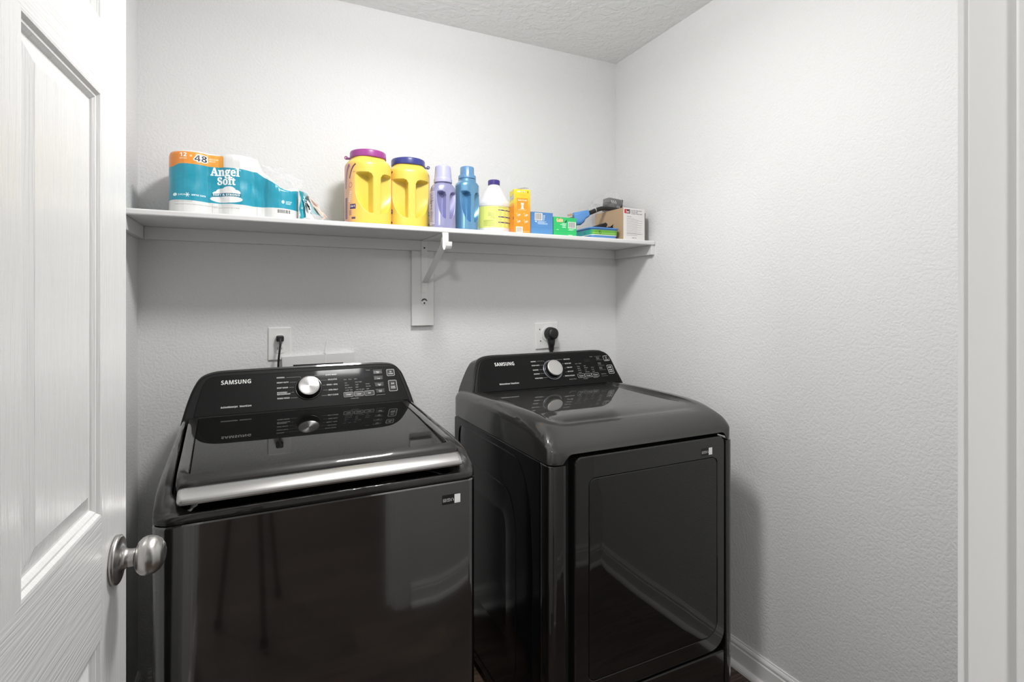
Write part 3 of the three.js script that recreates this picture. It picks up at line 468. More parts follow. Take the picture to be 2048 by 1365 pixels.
{ // ------------------------------------------------ dryer
  const t = thing('dryer', 'black front-loading dryer with a square door, standing against the right wall', 'dryer', [-0.506, 0, 0.853], 0.7 * Math.PI / 180);
  const w = 0.341, D = -0.735;
  const cab = [[0.012, 0.03], [0, 0.036], [0, 0.8525], [0.0018, 0.855]].map(([i, y]) => rr(-w + i, w - i, D + i, -0.035 - i, [0.01, 0.01, 0.004, 0.004], 6, 6).map(([x, z]) => [x, y, z]));
  mesh('cabinet', loft(cab, { capStart: true, capEnd: true, crease: 0.5 }), darkSide, t);
  for (const [x, z] of [[-0.28, -0.08], [0.28, -0.08], [-0.28, -0.68], [0.28, -0.68]]) mesh('foot', place(new THREE.CylinderGeometry(0.022, 0.025, 0.031, 20), x, 0.0155, z), rubber, t);
  // embossed left side
  const yz = (z0, z1, y0, y1, r, x) => rr(z0, z1, y0 / 2, y1 / 2, r, 12, 8).map(([z, y]) => [x, y * 2, z]);   // corners taller than wide
  mesh('side_panel', loft([yz(-0.73, -0.0565, 0.03, 0.8525, 0.004, -w), yz(-0.73, -0.0565, 0.03, 0.8525, 0.004, -w - 0.0014), yz(-0.687, -0.094, 0.056, 0.836, [0.03, 0.03, 0.12, 0.03], -w - 0.0014), yz(-0.686, -0.095, 0.058, 0.834, [0.03, 0.03, 0.12, 0.03], -w - 0.0026), yz(-0.685, -0.096, 0.06, 0.832, [0.03, 0.03, 0.12, 0.03], -w - 0.0014), yz(-0.681, -0.1, 0.068, 0.824, [0.03, 0.03, 0.117, 0.03], -w + 0.0055), yz(-0.6215, -0.1985, 0.139, 0.731, [0.03, 0.03, 0.075, 0.03], -w + 0.0055), yz(-0.62, -0.2, 0.142, 0.728, [0.03, 0.03, 0.075, 0.03], -w + 0.0055), yz(-0.615, -0.205, 0.15, 0.72, [0.03, 0.03, 0.073, 0.03], -w - 0.0015), yz(-0.56, -0.27, 0.25, 0.64, 0.03, -w - 0.0005), yz(-0.53, -0.3, 0.29, 0.60, 0.03, -w + 0.004)].map(r => r.slice().reverse()), { capEnd: true, crease: 0.35 }), darkSide, t);
  // front frame: two corner posts, base panel, dark recess
  const post = (x0, x1, r) => loft([0.036, 0.8525, 0.8548].map((y, i) => rr(x0 + (i > 1 ? 0.0015 : 0), x1 - (i > 1 ? 0.0015 : 0), -0.054, 0, r, 8, 3).map(([x, z]) => [x, y, z])), { capStart: true, capEnd: true, crease: 0.5 });
  mesh('corner_post', post(-w, -0.291, [0.001, 0.001, 0.003, 0.022]), blackFront, t); mesh('corner_post', post(0.306, w, [0.001, 0.001, 0.022, 0.003]), blackFront, t);
  mesh('recess', bb(-0.291, 0.306, 0.16, 0.885, -0.05, -0.034), blackMatte, t);
  mesh('base_panel', bb(-0.2908, 0.3058, 0.036, 0.186, -0.034, -0.004, 0.006, 3), blackFront, t);
  // door
  const shape = (x0, x1, y0, y1, r) => rr(x0, x1, y0, y1, r, 12, 10);
  const dl = (i, z) => shape(-0.264 + i, 0.3015 - i, 0.196 + i, 0.8715 - i, [0.03, 0.06, 0.026, 0.022].map(r => Math.max(0.004, r - i))).map(([x, y]) => [x, y, z]);
  const gl = (i, z) => shape(-0.217 + i, 0.2685 - i, 0.245 + i, 0.808 - i, [0.022, 0.045, 0.022, 0.022].map(r => Math.max(0.004, r - i))).map(([x, y]) => [x, y, z]);
  const flip = { capEnd: true, crease: 0.45 };
  const dg = new THREE.Group(); dg.name = 'door'; t.add(dg);
  const mirror = rings => rings.map(r => r.slice().reverse());
  mesh('door_frame', loft(mirror([dl(0, -0.033), dl(0, -0.006), dl(0.0012, -0.002), dl(0.004, 0), gl(-0.0015, 0), gl(0, -0.0012), gl(0, -0.005)]), { crease: 0.45 }), blackFront, dg);
  mesh('door_window', loft(mirror([gl(0.0016, -0.006), gl(0.0016, -0.0012), gl(0.003, 0), gl(0.012, 0.0004), gl(0.06, 0.0012)]), flip), phys({ color: lin(0.0075, 0.007, 0.0068), roughness: 0.03, ior: 1.6 }), dg, 'dark glass door window');
  sticker(dg, 0.2235, 0.829, 0.0004, 0.046, 0.0235);
  // top cover
  const crestT = [[-0.74, 0.957], [-0.6, 0.963], [-0.4, 0.9685], [-0.26, 0.9675], [-0.2, 0.966], [-0.15, 0.9625], [-0.115, 0.957], [-0.085, 0.949], [-0.06, 0.9395], [-0.04, 0.9285], [-0.025, 0.9165], [-0.013, 0.904], [-0.005, 0.893], [0, 0.88]];
  const crest = z => curve(crestT, z);
  const pan = z => lerpTable([[-0.74, 0.9575], [-0.6, 0.9573], [-0.4, 0.9568], [-0.2, 0.956], [0, 0.955]], z);
  const bottom = (x, z) => { if (z < -0.03) return 0.858; const k = 0.021; const a = x + 0.293, b = 0.308 - x, d = Math.min(a, b); return d <= 0 ? 0.858 : 0.858 + 0.0245 * Math.sqrt(1 - Math.pow(1 - Math.min(1, d / k), 2)); };
  const ring = (i, f, yf, r = 0.03) => rr(-w + i, w - i, D + Math.min(i, 0.01), -f, [0.01, 0.01, r, r], 10, 60).map(([x, z]) => [x, yf(x, z), z]);
  const sideness = (x, z, f) => Math.min(1, Math.max(0, (-f - z) / 0.05));
  const drop = (f, d) => (x, z) => crest(z) - d * sideness(x, z, f);
  const rings = [ring(0.004, 0.004, bottom), ring(0, 0, bottom), ring(0, 0.0004, (x, z) => Math.max(bottom(x, z) + 0.0005, Math.min(crest(z) - 0.034 * sideness(x, z, 0), 0.9325))), ring(0.0015, 0.002, drop(0.002, 0.025)), ring(0.005, 0.006, drop(0.006, 0.0165)), ring(0.011, 0.013, drop(0.013, 0.009)), ring(0.02, 0.024, drop(0.024, 0.004)), ring(0.03, 0.04, drop(0.04, 0.0012), 0.04), ring(0.04, 0.058, drop(0.058, 0), 0.045),
    ring(0.05, 0.07, (x, z) => crest(z) - 0.0003, 0.05), ring(0.056, 0.076, (x, z) => crest(z) - 0.0012, 0.05), ...[0.062, 0.068, 0.074, 0.082, 0.092, 0.11, 0.14, 0.18, 0.23, 0.29].map((i, k) => ring(i, i + 0.02, (x, z) => smin(crest(z) - [0.0027, 0.0043, 0.0055, 0.006, 0.006, 0.006, 0.006, 0.006, 0.006, 0.006][k], pan(z), 0.006), Math.max(0.02, 0.05 - k * 0.002)))];
  mesh('top_cover', loft(rings, { capEnd: true, crease: 1.1 }), blackTop, t);
  // control console
  const face = panelMat(x => {
    put(x, 'SAMSUNG', -0.2068, 0.1135, 0.0142, { width: 0.0864 });
    put(x, 'MoistureSensor', -0.2047, 0.0315, 0.006, { width: 0.0456 }); put(x, 'SmartCare', -0.1563, 0.0315, 0.006, { width: 0.035 });
    [['NORMAL', 0.117, 0.0241], ['HEAVY DUTY', 0.0998, 0.036], ['SANITIZE', 0.0804, 0.0253], ['BEDDING', 0.0633, 0.0263], ['PERM PRESS', 0.0448, 0.0354]].forEach(([s, y, ww]) => put(x, s, -0.0473, y, 0.0042, { width: ww }));
    [['DELICATES', 0.12, 0.1077], ['QUICK DRY', 0.1008, 0.1074], ['TIME DRY', 0.083, 0.1116], ['AIR FLUFF', 0.065, 0.1099], ['WRINKLE RELEASE', 0.0465, 0.0916]].forEach(([s, y, a]) => put(x, s, a, y, 0.0042, { width: 0.1382 - a }));
    line(x, [[-0.019, 0.1175], [0.011, 0.118], [0.016, 0.112]]); line(x, [[0.068, 0.114], [0.072, 0.1195], [0.103, 0.12]]);
    for (const [y, a, b, c, d] of [[0.1, -0.009, 0.008, 0.093, 0.104], [0.0808, -0.019, 0.002, 0.1, 0.108], [0.0638, -0.018, 0.004, 0.1, 0.107], [0.0455, -0.009, 0.01, 0.083, 0.088]]) { line(x, [[a, y], [b, y]]); line(x, [[c, y], [d, y]]); }
    const q = (s, a, y, ww) => put(x, s, a, y, 0.0032, { width: ww, color: soft, bold: false });
    q('Sensor', 0.157, 0.097, 0.012); q('Drying', 0.1735, 0.0975, 0.013); q('Sensor Dry', 0.107, 0.0305, 0.034);
    [['Very', 0.0842], ['More', 0.0756], ['Normal', 0.067], ['Damp', 0.057]].forEach(([s, y]) => q(s, 0.1615, y, 0.0115 + 0.0006 * s.length));
    [['High', 0.085, 0.01], ['Medium', 0.0762, 0.018], ['Low', 0.0665, 0.0085], ['Extra Low', 0.0582, 0.02]].forEach(([s, y, b]) => q(s, 0.195, y, b));
    [['60 min', 0.0763, 0.0135], ['40 min', 0.067, 0.012], ['20 min', 0.058, 0.0125]].forEach(([s, y, b]) => q(s, 0.2295, y, b));
    for (const [s, a, b] of [['Dryness', 0.1522, 0.1864], ['Temp', 0.1873, 0.2216], ['Time', 0.2208, 0.2572]]) { rect(x, a + 0.0004, 0.0345, b - 0.0012, 0.0502, 5, 2.5); put(x, s, (a + b) / 2, 0.042, 0.0044, { width: (b - a) * 0.62, align: 'center' }); }
    q('- Favorite -', 0.173, 0.0285, 0.026); q('(Hold 3s)', 0.226, 0.031, 0.022); q('Power', 0.2385, 0.125, 0.0145);
    for (const [y, s] of [[0.117, ['Damp', 'Alert']], [0.0915, ['Wrinkle', 'Prevent']], [0.0712, ['Adjust', 'Time']], [0.0435, ['Smart Care']]]) { s.forEach((k, i) => q(k, 0.2695, y + (s.length > 1 ? 0.0028 - i * 0.0056 : 0), 0.0155 + (s.length < 2 ? 0.01 : 0))); line(x, [[0.2665, y - 0.009], [0.3, y - 0.009]], 1.5); }
    line(x, [[0.262, 0.1255], [0.295, 0.126]], 1.5);
    rect(x, 0.3067, 0.1025, 0.3345, 0.1255, 9, 4); icons(x, 0.3206, 0.1165, 10); put(x, 'POWER', 0.3206, 0.1068, 0.0038, { width: 0.018, align: 'center' });
    rect(x, 0.3107, 0.0432, 0.3375, 0.0818, 9, 4); x.fillStyle = mark; x.beginPath(); x.moveTo(cx(0.3175), cy(0.0765)); x.lineTo(cx(0.3175), cy(0.0675)); x.lineTo(cx(0.323), cy(0.072)); x.fill(); x.fillRect(cx(0.325), cy(0.0765), 5, 24); x.fillRect(cx(0.329), cy(0.0765), 5, 24);
    put(x, 'START', 0.3241, 0.0605, 0.0052, { width: 0.0185, align: 'center' }); put(x, 'PAUSE', 0.3241, 0.0525, 0.0052, { width: 0.0185, align: 'center' });
    x.fillStyle = '#1b1a1a'; x.fillRect(cx(0.205), cy(0.116), 0.031 * KX, 0.0145 * KY);
  });
  console_(t, {
    y0: 0.955, z0: -0.6, back: -0.728, face, ringMat: phys({ color: lin(0.25, 0.26, 0.28), roughness: 0.25, metalness: 0.8 }), skirtMat: chromeDark, capMat: spunDull, innerBottom: 0.003, taper: 1.04,
    outer: [[-0.318, -0.02], [-0.3085, 0.0225], [-0.278, 0.1112], [-0.262, 0.1365], [-0.2328, 0.149], [-0.11, 0.1525], [0.0062, 0.1535], [0.2, 0.1542], [0.2966, 0.1535], [0.323, 0.1485], [0.3436, 0.128], [0.3585, 0.0574], [0.368, 0.0074], [0.37, -0.02]],
    inner: [[-0.2945, 0.004], [-0.284, 0.0555], [-0.264, 0.117], [-0.25, 0.134], [-0.228, 0.139], [-0.0333, 0.142], [0.1, 0.1435], [0.3, 0.1435], [0.322, 0.136], [0.3345, 0.118], [0.3485, 0.058], [0.3575, 0.014]],
    knob: [0.0425, 0.076, 0.0335, 0.026], buttons: [],
  });
}

// ---------------------------------------------------------------- things on the shelf
const SY = ST + 0.0005;
const noise3 = (x, y, s) => vnoise(x, y, 9973, 9973, s) - 0.5;
// crumpled sheet over a grid between four corners a (u0v0), b (u1v0), c (u1v1), d (u0v1)
function sheet(a, b, c, d, n, m, amp, freq, s, dir = [0, 0, 1], bulge = [0, 0, 0]) {
  const pos = [], uv = [], idx = [];
  for (let j = 0; j <= m; j++) for (let i = 0; i <= n; i++) {
    const u = i / n, v = j / m, k = Math.sin(Math.PI * u) * Math.sin(Math.PI * v), e = amp * (noise3(u * freq + s * 17, v * freq + s * 5, s) * 2 + noise3(u * freq * 2.3 + 40, v * freq * 2.3, s + 1));
    for (let t = 0; t < 3; t++) pos.push((a[t] * (1 - u) + b[t] * u) * (1 - v) + (d[t] * (1 - u) + c[t] * u) * v + dir[t] * e + bulge[t] * k);
    uv.push(u, v);
  }
  for (let j = 0; j < m; j++) for (let i = 0; i < n; i++) { const o = j * (n + 1) + i; idx.push(o, o + 1, o + n + 2, o, o + n + 2, o + n + 1); }
  const g = new THREE.BufferGeometry(); g.setAttribute('position', new THREE.Float32BufferAttribute(pos, 3)); g.setAttribute('uv', new THREE.Float32BufferAttribute(uv, 2)); g.setIndex(idx);
  return toCreasedNormals(g, 0.35);
}
const film = phys({ color: 0xffffff, roughness: 0.1, transmission: 0.88, thickness: 0, ior: 1.5, side: THREE.DoubleSide });
{ // toilet paper pack: two by three by two rolls, one top roll gone, wrap torn open on the right
  const t = thing('toilet_paper_pack', 'white and teal toilet paper pack with an orange label and torn wrap', 'toilet paper', [-1.607, SY, 0.135]);
  const CX = [-0.122, 0, 0.121], R = 0.0605, X0 = -0.183, X1 = 0.1805;
  const wrapTex = canvasTex(1460, 800, (x, w, h) => {
    const px = v => (v + 1.79) / 0.365 * w, py = y => h - (y - 1.56) / 0.2 * h;
    x.fillStyle = '#e0e0de'; x.fillRect(0, 0, w, h);
    x.fillStyle = '#1095ae'; x.beginPath(); x.moveTo(0, py(1.6)); x.lineTo(0, py(1.7)); x.lineTo(px(-1.76), py(1.708)); x.lineTo(px(-1.64), py(1.708)); x.lineTo(px(-1.55), py(1.704)); x.lineTo(px(-1.53), py(1.69)); x.lineTo(px(-1.5), py(1.672)); x.lineTo(px(-1.47), py(1.654)); x.lineTo(px(-1.45), py(1.652)); x.lineTo(w, py(1.66)); x.lineTo(w, py(1.592)); x.lineTo(px(-1.55), py(1.5955)); x.closePath(); x.fill();
    for (let i = 0; i < 26; i++) { x.globalAlpha = 0.05; x.fillStyle = i % 2 ? '#7fd0dc' : '#0a6f86'; x.beginPath(); const a = (i * 211) % 1100, b = py(1.605 + ((i * 37) % 80) / 1000); x.ellipse(a, b, 60 + (i * 29) % 90, 12 + (i * 7) % 20, (i % 5) * 0.3 - 0.6, 0, 7); x.fill(); } x.globalAlpha = 1;
    const gr = x.createLinearGradient(0, 0, px(-1.642), 0); gr.addColorStop(0, '#ee8a2c'); gr.addColorStop(1, '#f0a63c'); x.fillStyle = gr; x.beginPath(); x.moveTo(0, py(1.7)); x.lineTo(px(-1.775), py(1.6995)); x.lineTo(px(-1.757), py(1.708)); x.lineTo(px(-1.642), py(1.708)); x.lineTo(px(-1.642), py(1.737)); x.quadraticCurveTo(px(-1.642), py(1.744), px(-1.65), py(1.744)); x.lineTo(0, py(1.744)); x.closePath(); x.fill();
    text(x, '12', px(-1.757), py(1.7285), 62, { width: 78 }); text(x, 'MEGA', px(-1.757), py(1.7215), 24, { width: 78, color: '#fbe3c4' }); text(x, '=', px(-1.7305), py(1.7275), 50, { color: '#fff1dc' });
    text(x, '48', px(-1.718), py(1.7175), 104, { width: 130, color: '#1d2634', stroke: '#fff', lw: 20 }); text(x, 'REGULAR', px(-1.681), py(1.7285), 24, { width: 98, color: '#fbe9cf' }); text(x, 'ROLLS', px(-1.681), py(1.722), 24, { width: 66, color: '#fbe9cf' });
    text(x, 'Angel', px(-1.6775), py(1.6825), 132, { font: 'serif', width: 318, stroke: '#fff', lw: 6 }); text(x, 'Soft', px(-1.6595), py(1.6555), 124, { font: 'serif', width: 200, stroke: '#fff', lw: 6 });
    x.strokeStyle = '#d9f0f4'; x.lineWidth = 6; x.beginPath(); x.ellipse(px(-1.604), py(1.7015), 34, 8, 0.15, 3.4, 6.6); x.stroke();
    const cloud = (cx0, y0, sc) => { x.beginPath(); for (const [a, b, r] of [[-120, 20, 46], [-60, -20, 66], [30, -46, 82], [110, -4, 58], [0, 30, 70], [60, 30, 60], [-90, 34, 44]]) { x.moveTo(cx0 + a * sc + r * sc, y0 + b * sc); x.arc(cx0 + a * sc, y0 + b * sc, r * sc, 0, 7); } x.fill(); };
    x.fillStyle = '#f1efee'; x.save(); x.translate(px(-1.634), py(1.631)); x.scale(1, 0.66); cloud(0, 0, 0.92); x.restore(); x.save(); x.translate(0, 46); x.fillStyle = '#f1efee'; x.beginPath(); x.ellipse(px(-1.634), py(1.6225), 178, 44, 0, 0, 7); x.fill(); x.restore();
    x.fillStyle = '#0f6f88'; x.beginPath(); x.moveTo(px(-1.676), py(1.627)); x.quadraticCurveTo(px(-1.634), py(1.632), px(-1.592), py(1.628)); x.lineTo(px(-1.594), py(1.6185)); x.quadraticCurveTo(px(-1.634), py(1.6215), px(-1.674), py(1.617)); x.fill(); text(x, 'SOFT & STRONG', px(-1.634), py(1.6215), 34, { width: 300, align: 'center' });
    x.fillStyle = '#e9f6f8'; x.beginPath(); x.ellipse(px(-1.7695), py(1.6155), 22, 18, -0.3, 0, 7); x.fill(); text(x, '2-PLY', px(-1.761), py(1.613), 26, { width: 72 });
    x.lineWidth = 8; x.strokeStyle = '#e9f6f8'; x.beginPath(); for (let i = 0; i < 6; i++) { const a = i / 6 * 6.283; x.moveTo(px(-1.7365), py(1.6155)); x.lineTo(px(-1.7365) + 26 * Math.cos(a), py(1.6155) + 26 * Math.sin(a)); } x.stroke(); text(x, 'SEPTIC SAFE', px(-1.726), py(1.613), 26, { width: 146 });
    x.beginPath(); x.fillStyle = '#cfeaf0'; x.ellipse(px(-1.4745), py(1.6145), 18, 22, 0, 0, 7); x.fill(); for (let i = 0; i < 3; i++) x.fillRect(px(-1.4665), py(1.6175) + i * 16, 74 - i * 9, 7);
    for (let i = 0, q = px(-1.491); q < px(-1.454); i++) { const b = 2 + (i * 7) % 5 * 1.3; x.fillStyle = '#2a2a2a'; x.fillRect(q, py(1.5895), b, 44); q += b + 2.5 + (i * 5) % 4; }
    x.fillStyle = '#b9b7b4'; for (const [a, y, l] of [[-1.771, 1.597, 190], [-1.771, 1.5885, 440], [-1.672, 1.5855, 300]]) for (let q = 0; q < l; q += 15) x.fillRect(px(a) + q, py(y), 9 + q % 4, 11);
    x.fillStyle = '#bdbbb8'; x.fillRect(px(-1.6725) - 2, py(1.596), 5, 200); x.fillRect(px(-1.5495) - 2, py(1.596), 5, 200);
  });
  const wrap = phys({ map: wrapTex, roughness: 0.38, clearcoat: 0.5, clearcoatRoughness: 0.25, side: THREE.DoubleSide });
  const topT = [[X0, 0.18], [X0 + 0.008, 0.187], [-0.15, 0.1895], [-0.065, 0.1905], [-0.055, 0.1885], [-0.04, 0.1915], [0.04, 0.1915], [0.058, 0.187], [0.072, 0.152], [0.098, 0.127], [0.125, 0.100], [0.145, 0.0985], [0.165, 0.106], [X1, 0.111]];
  const st = []; for (let i = 0; i <= 110; i++) st.push(X0 + (X1 - X0) * i / 110);
  const depth = x => { let q = 0; for (const c of CX) { const a = Math.abs(x - c); if (a < R) q = Math.max(q, Math.sqrt(R * R - a * a)); } const gap = Math.min(...CX.map(c => Math.abs(x - c))); const hull = x < CX[0] || x > CX[2] ? 0 : R - 0.02; return Math.max(q, hull, 0.004); };
  const rings = st.map((x, i) => {
    const h = lerpTable(topT, x), f = depth(x), zf = 0.05 + f, r = Math.min(0.012, h / 2), out = [], wob = y => 0.0018 * noise3(x * 60, y * 45, 77) * 2;
    for (let k = 0; k <= 14; k++) { const y = (h - r) * k / 14; out.push([x, y, zf + wob(y) - 0.004 * smooth(0.09, 0.098, y) * (1 - smooth(0.1, 0.108, y)) * (x < 0.06 ? 0.4 : 0)]); }
    for (let k = 1; k <= 4; k++) { const a = k / 4 * Math.PI / 2; out.push([x, h - r + r * Math.sin(a), zf - r + r * Math.cos(a)]); }
    for (let k = 1; k <= 6; k++) out.push([x, h - 0.003 * Math.sin(k / 7 * Math.PI) * 2, zf - r - (2 * zf - 2 * r) * k / 7]);
    for (let k = 0; k <= 4; k++) { const a = k / 4 * Math.PI / 2; out.push([x, h - r + r * Math.cos(a), -zf + r - r * Math.sin(a)]); }
    out.push([x, 0, -zf]); return out;
  });
  const uvw = p => [(p[0] - 1.607 + 1.79) / 0.365, Math.min(0.995, (p[1]) / 0.2)];
  mesh('wrapper', loft(rings.map(r => r.slice().reverse()), { capStart: true, capEnd: true, uv: uvw, crease: 0.9 }), wrap, t);
  const E = [0.178, 0.104, 0.055];
  const strip = (n, a, b, c, d, col, s, rough = 0.4, map) => mesh(n, sheet(a, b, c, d, 10, 10, 0.006, 3, s, [0.4, 0, 0.9]), phys({ color: col, ...(map ? { map } : {}), roughness: rough, clearcoat: 0.5, side: THREE.DoubleSide }), t);
  strip('torn_wrap', [0.184, 0.004, 0.1], [0.206, 0.014, 0.095], [0.195, 0.09, 0.075], [0.183, 0.1, 0.09], lin(0.01, 0.31, 0.4), 3);
  strip('torn_wrap', [0.206, 0.03, 0.09], [0.262, 0.02, 0.06], [0.205, 0.096, 0.06], [0.19, 0.1, 0.075], lin(0.3, 0.47, 0.5), 5, 0.2);
  strip('torn_wrap', [0.258, 0.012, 0.065], [0.272, 0.022, 0.06], [0.214, 0.088, 0.07], [0.203, 0.087, 0.08], lin(0.78, 0.6, 0.52), 9, 0.5, canvasTex(64, 256, (x) => { x.fillStyle = '#fff'; x.fillRect(0, 0, 64, 256); text(x, 'N O', 42, 30, 34, { angle: -Math.PI / 2, color: '#555', bold: false }); }));
  strip('torn_wrap', [0.2, 0.012, 0.1], [0.226, 0.006, 0.088], [0.212, 0.07, 0.076], [0.194, 0.074, 0.088], lin(0.74, 0.74, 0.74), 12, 0.25);
  strip('torn_wrap', [0.2085, 0.038, 0.0995], [0.2145, 0.036, 0.0985], [0.205, 0.066, 0.0905], [0.199, 0.068, 0.0925], lin(0.01, 0.01, 0.01), 14, 0.4);
  mesh('clear_wrap', merge([sheet([0.06, 0.175, 0.06], [0.185, 0.105, 0.06], [0.205, 0.145, 0.01], [0.075, 0.19, -0.01], 26, 18, 0.012, 4.5, 23, [0.3, 0.5, 0.8], [0, 0.012, 0.02]), sheet([0.18, 0.1, 0.075], [0.225, 0.03, 0.07], [0.235, 0.06, 0.0], [0.19, 0.12, 0.01], 16, 16, 0.01, 6, 29, [0.6, 0.3, 0.7])]), film, t, 'crumpled clear plastic film');
}
// bottle or jug as a surface (angle, height): profile rows [height, half width, half depth], grips pressed in on both sides of an upright pillar
function jugBody(prof, n, grip, { nt = 320, nv = 220, uv } = {}) {
  const H1 = prof[prof.length - 1][0], rings = [], wT = prof.map(p => [p[0], p[1]]), dT = prof.map(p => [p[0], p[2]]);
  for (let j = 0; j <= nv; j++) {
    const y = H1 * j / nv, a = curve(wT, y), b = curve(dT, y), r = [];
    for (let i = 0; i < nt; i++) {
      const th = Math.PI + i / nt * Math.PI * 2, c = Math.sin(th), s = Math.cos(th), q = Math.pow(Math.pow(Math.abs(c), n) + Math.pow(Math.abs(s), n), -1 / n);
      let x = a * c * q, z = b * s * q;
      if (grip && s > 0) { const d = grip(x, y, s); if (d > 0) { const l = Math.hypot(x, z); x *= 1 - 0.35 * d / l; z -= d; } }
      r.push([x, y, z]);
    }
    rings.push(r);
  }
  return loft(rings, { capStart: true, capEnd: true, crease: null, uv: uv ?? ((p, j, i) => [j / nt, i / nv]) });
}
function gripD(pillar, width, y0, y1, depth, hi = 0.4) { // D-shaped press: deep beside the pillar, straight above, rounded below
  return (x, y) => {
    const l = Math.abs(x) - pillar; if (l < -0.004 || y < y0 - 0.004 || y > y1 + 0.006) return 0;
    const yb = y0 + (y1 - y0) * hi, lm = y < yb ? width * Math.sqrt(Math.max(0, 1 - Math.pow((yb - y) / (yb - y0), 2))) : width;
    const rt = 0.012, k = y > y1 - rt && l < rt ? 1 - smooth(rt * 0.72, rt * 1.0, Math.hypot(l - rt, y - (y1 - rt))) : 1;
    const side = smooth(-0.003, 0.0045, l), topk = 1 - smooth(y1 - 0.007, y1 + 0.002, y), o = lm <= 0.001 ? 0 : Math.max(0, 1 - Math.pow(Math.max(0, l) / lm, 2));
    return depth * side * topk * Math.pow(o, 0.85) * k;
  };
}
const yellow = phys({ color: lin(0.72, 0.55, 0.11), roughness: 0.34, clearcoat: 0.3, clearcoatRoughness: 0.3 });
function detergentJug(label, x, z, turn, lidMat, side, tabAt, sc = 1) {
  const t = thing('detergent_jug', label, 'jug', [x, SY, z], turn, 'yellow powder jugs side by side on the shelf');
  const prof = [[0, 0.070, 0.066], [0.003, 0.0745, 0.0705], [0.008, 0.077, 0.073], [0.03, 0.078, 0.074], [0.188, 0.078, 0.074], [0.198, 0.0772, 0.0735], [0.206, 0.074, 0.0705], [0.212, 0.069, 0.066], [0.218, 0.063, 0.061], [0.222, 0.0585, 0.0575], [0.2235, 0.0575, 0.0568], [0.24, 0.0572, 0.0566]];
  const body = jugBody(prof, 2.35, gripD(0.0165, 0.05, 0.038, 0.168, 0.033, 0.62));
  const lab = canvasTex(1024, 512, (c, w, h) => {  // u runs round the jug, 0 at the back
    c.fillStyle = '#dfc552'; c.fillRect(0, 0, w, h);
    const U = (f) => f * w, Y = v => h - v / 0.24 * h;
    for (const s of side) {
      const u0 = s < 0 ? 0.13 : 0.64, u1 = s < 0 ? 0.36 : 0.87, a = U(u0), b = U(u1), inner = s < 0 ? b : a, dir = s < 0 ? -1 : 1;
      const g = c.createLinearGradient(inner, 0, inner + dir * 120, 0); g.addColorStop(0, '#f2c45a'); g.addColorStop(0.4, '#eeb87e'); g.addColorStop(1, '#d9a089'); c.fillStyle = g; c.fillRect(a, Y(0.2), b - a, Y(0.008) - Y(0.2));
      c.strokeStyle = '#5a3040'; c.lineWidth = 11; c.beginPath(); c.moveTo(inner + dir * 8, Y(0.195)); c.quadraticCurveTo(inner + dir * 46, Y(0.185), inner + dir * 66, Y(0.15)); c.stroke(); c.lineWidth = 26; c.strokeStyle = '#8a5a6e'; c.beginPath(); c.moveTo(inner + dir * 70, Y(0.195)); c.quadraticCurveTo(inner + dir * 120, Y(0.18), inner + dir * 128, Y(0.12)); c.stroke();
      c.fillStyle = '#4a2f63'; c.fillRect(inner + dir * (s < 0 ? 62 : 8), Y(0.066), 54, 34); text(c, '3-in-1', inner + dir * (s < 0 ? 58 : 12), Y(0.056), 20, { width: 44 });
      c.fillStyle = '#5c3f58'; c.fillRect(inner + dir * (s < 0 ? 44 : 8), Y(0.024), 34, 14); c.strokeStyle = '#b2616a'; c.lineWidth = 4; c.beginPath(); c.arc(inner + dir * 56, Y(0.128), 17, 0, 7); c.stroke();
      c.fillStyle = '#6b4a52'; for (let i = 0; i < 5; i++) c.fillRect(inner + dir * 60 - 12, Y(0.046 - i * 0.0035), 26, 3); c.fillStyle = '#6e4360'; c.fillRect(inner + dir * 100, Y(0.09), dir * 40, 150); c.fillStyle = '#f0e2cf'; for (let i = 0; i < 6; i++) c.fillRect(inner + dir * (66 + i * 3), Y(0.108 - i * 0.006), 22, 7);
      text(c, '5.4', inner + dir * 20 - 10, Y(0.168), 13, { color: '#7c5a3a' });
    }
  });
  const front = phys({ map: lab, roughness: 0.34, clearcoat: 0.3, clearcoatRoughness: 0.3 });
  mesh('body', body, front, t);
  const lid = mesh('lid', lathe([[0.0575, 0.2245], [0.0612, 0.2248], [0.0625, 0.2275], [0.0622, 0.2435], [0.0606, 0.2475], [0.056, 0.249], [0.054, 0.2475], [0.0005, 0.247]], 64), lidMat, t);
  mesh('lid_tab', place(merge([place(new RoundedBoxGeometry(0.014, 0.004, 0.02, 2, 0.0018), 0.068, 0.2265, 0), place(new THREE.TorusGeometry(0.0045, 0.0018, 8, 16), 0.0745, 0.229, 0, 0, 0, 0)]), 0, 0, 0, 0, tabAt, 0), lidMat, lid);
  for (let i = 0; i < 3; i++) mesh('rib', place(bb(-0.002, 0.002, 0.229, 0.24, 0.0618, 0.0632, 0.0006, 1), 0, 0, 0, 0, 0.15 + i * 0.12, 0), lidMat, lid);
  t.scale.set(1, sc, 1); return t;
}
detergentJug('big yellow powder jug with a purple lid, left one of the two yellow jugs', -1.195, 0.168, 0.24, phys({ color: lin(0.30, 0.045, 0.24), roughness: 0.3, clearcoat: 0.4 }), [-1, 1], Math.PI * 0.93 - 0.24, 1.055);
detergentJug('big yellow powder jug with a navy blue lid, right one of the two yellow jugs', -1.041, 0.128, -0.06, phys({ color: lin(0.035, 0.045, 0.22), roughness: 0.3, clearcoat: 0.4 }), [-1, 1], 0.06 - 0.2, 1.055);

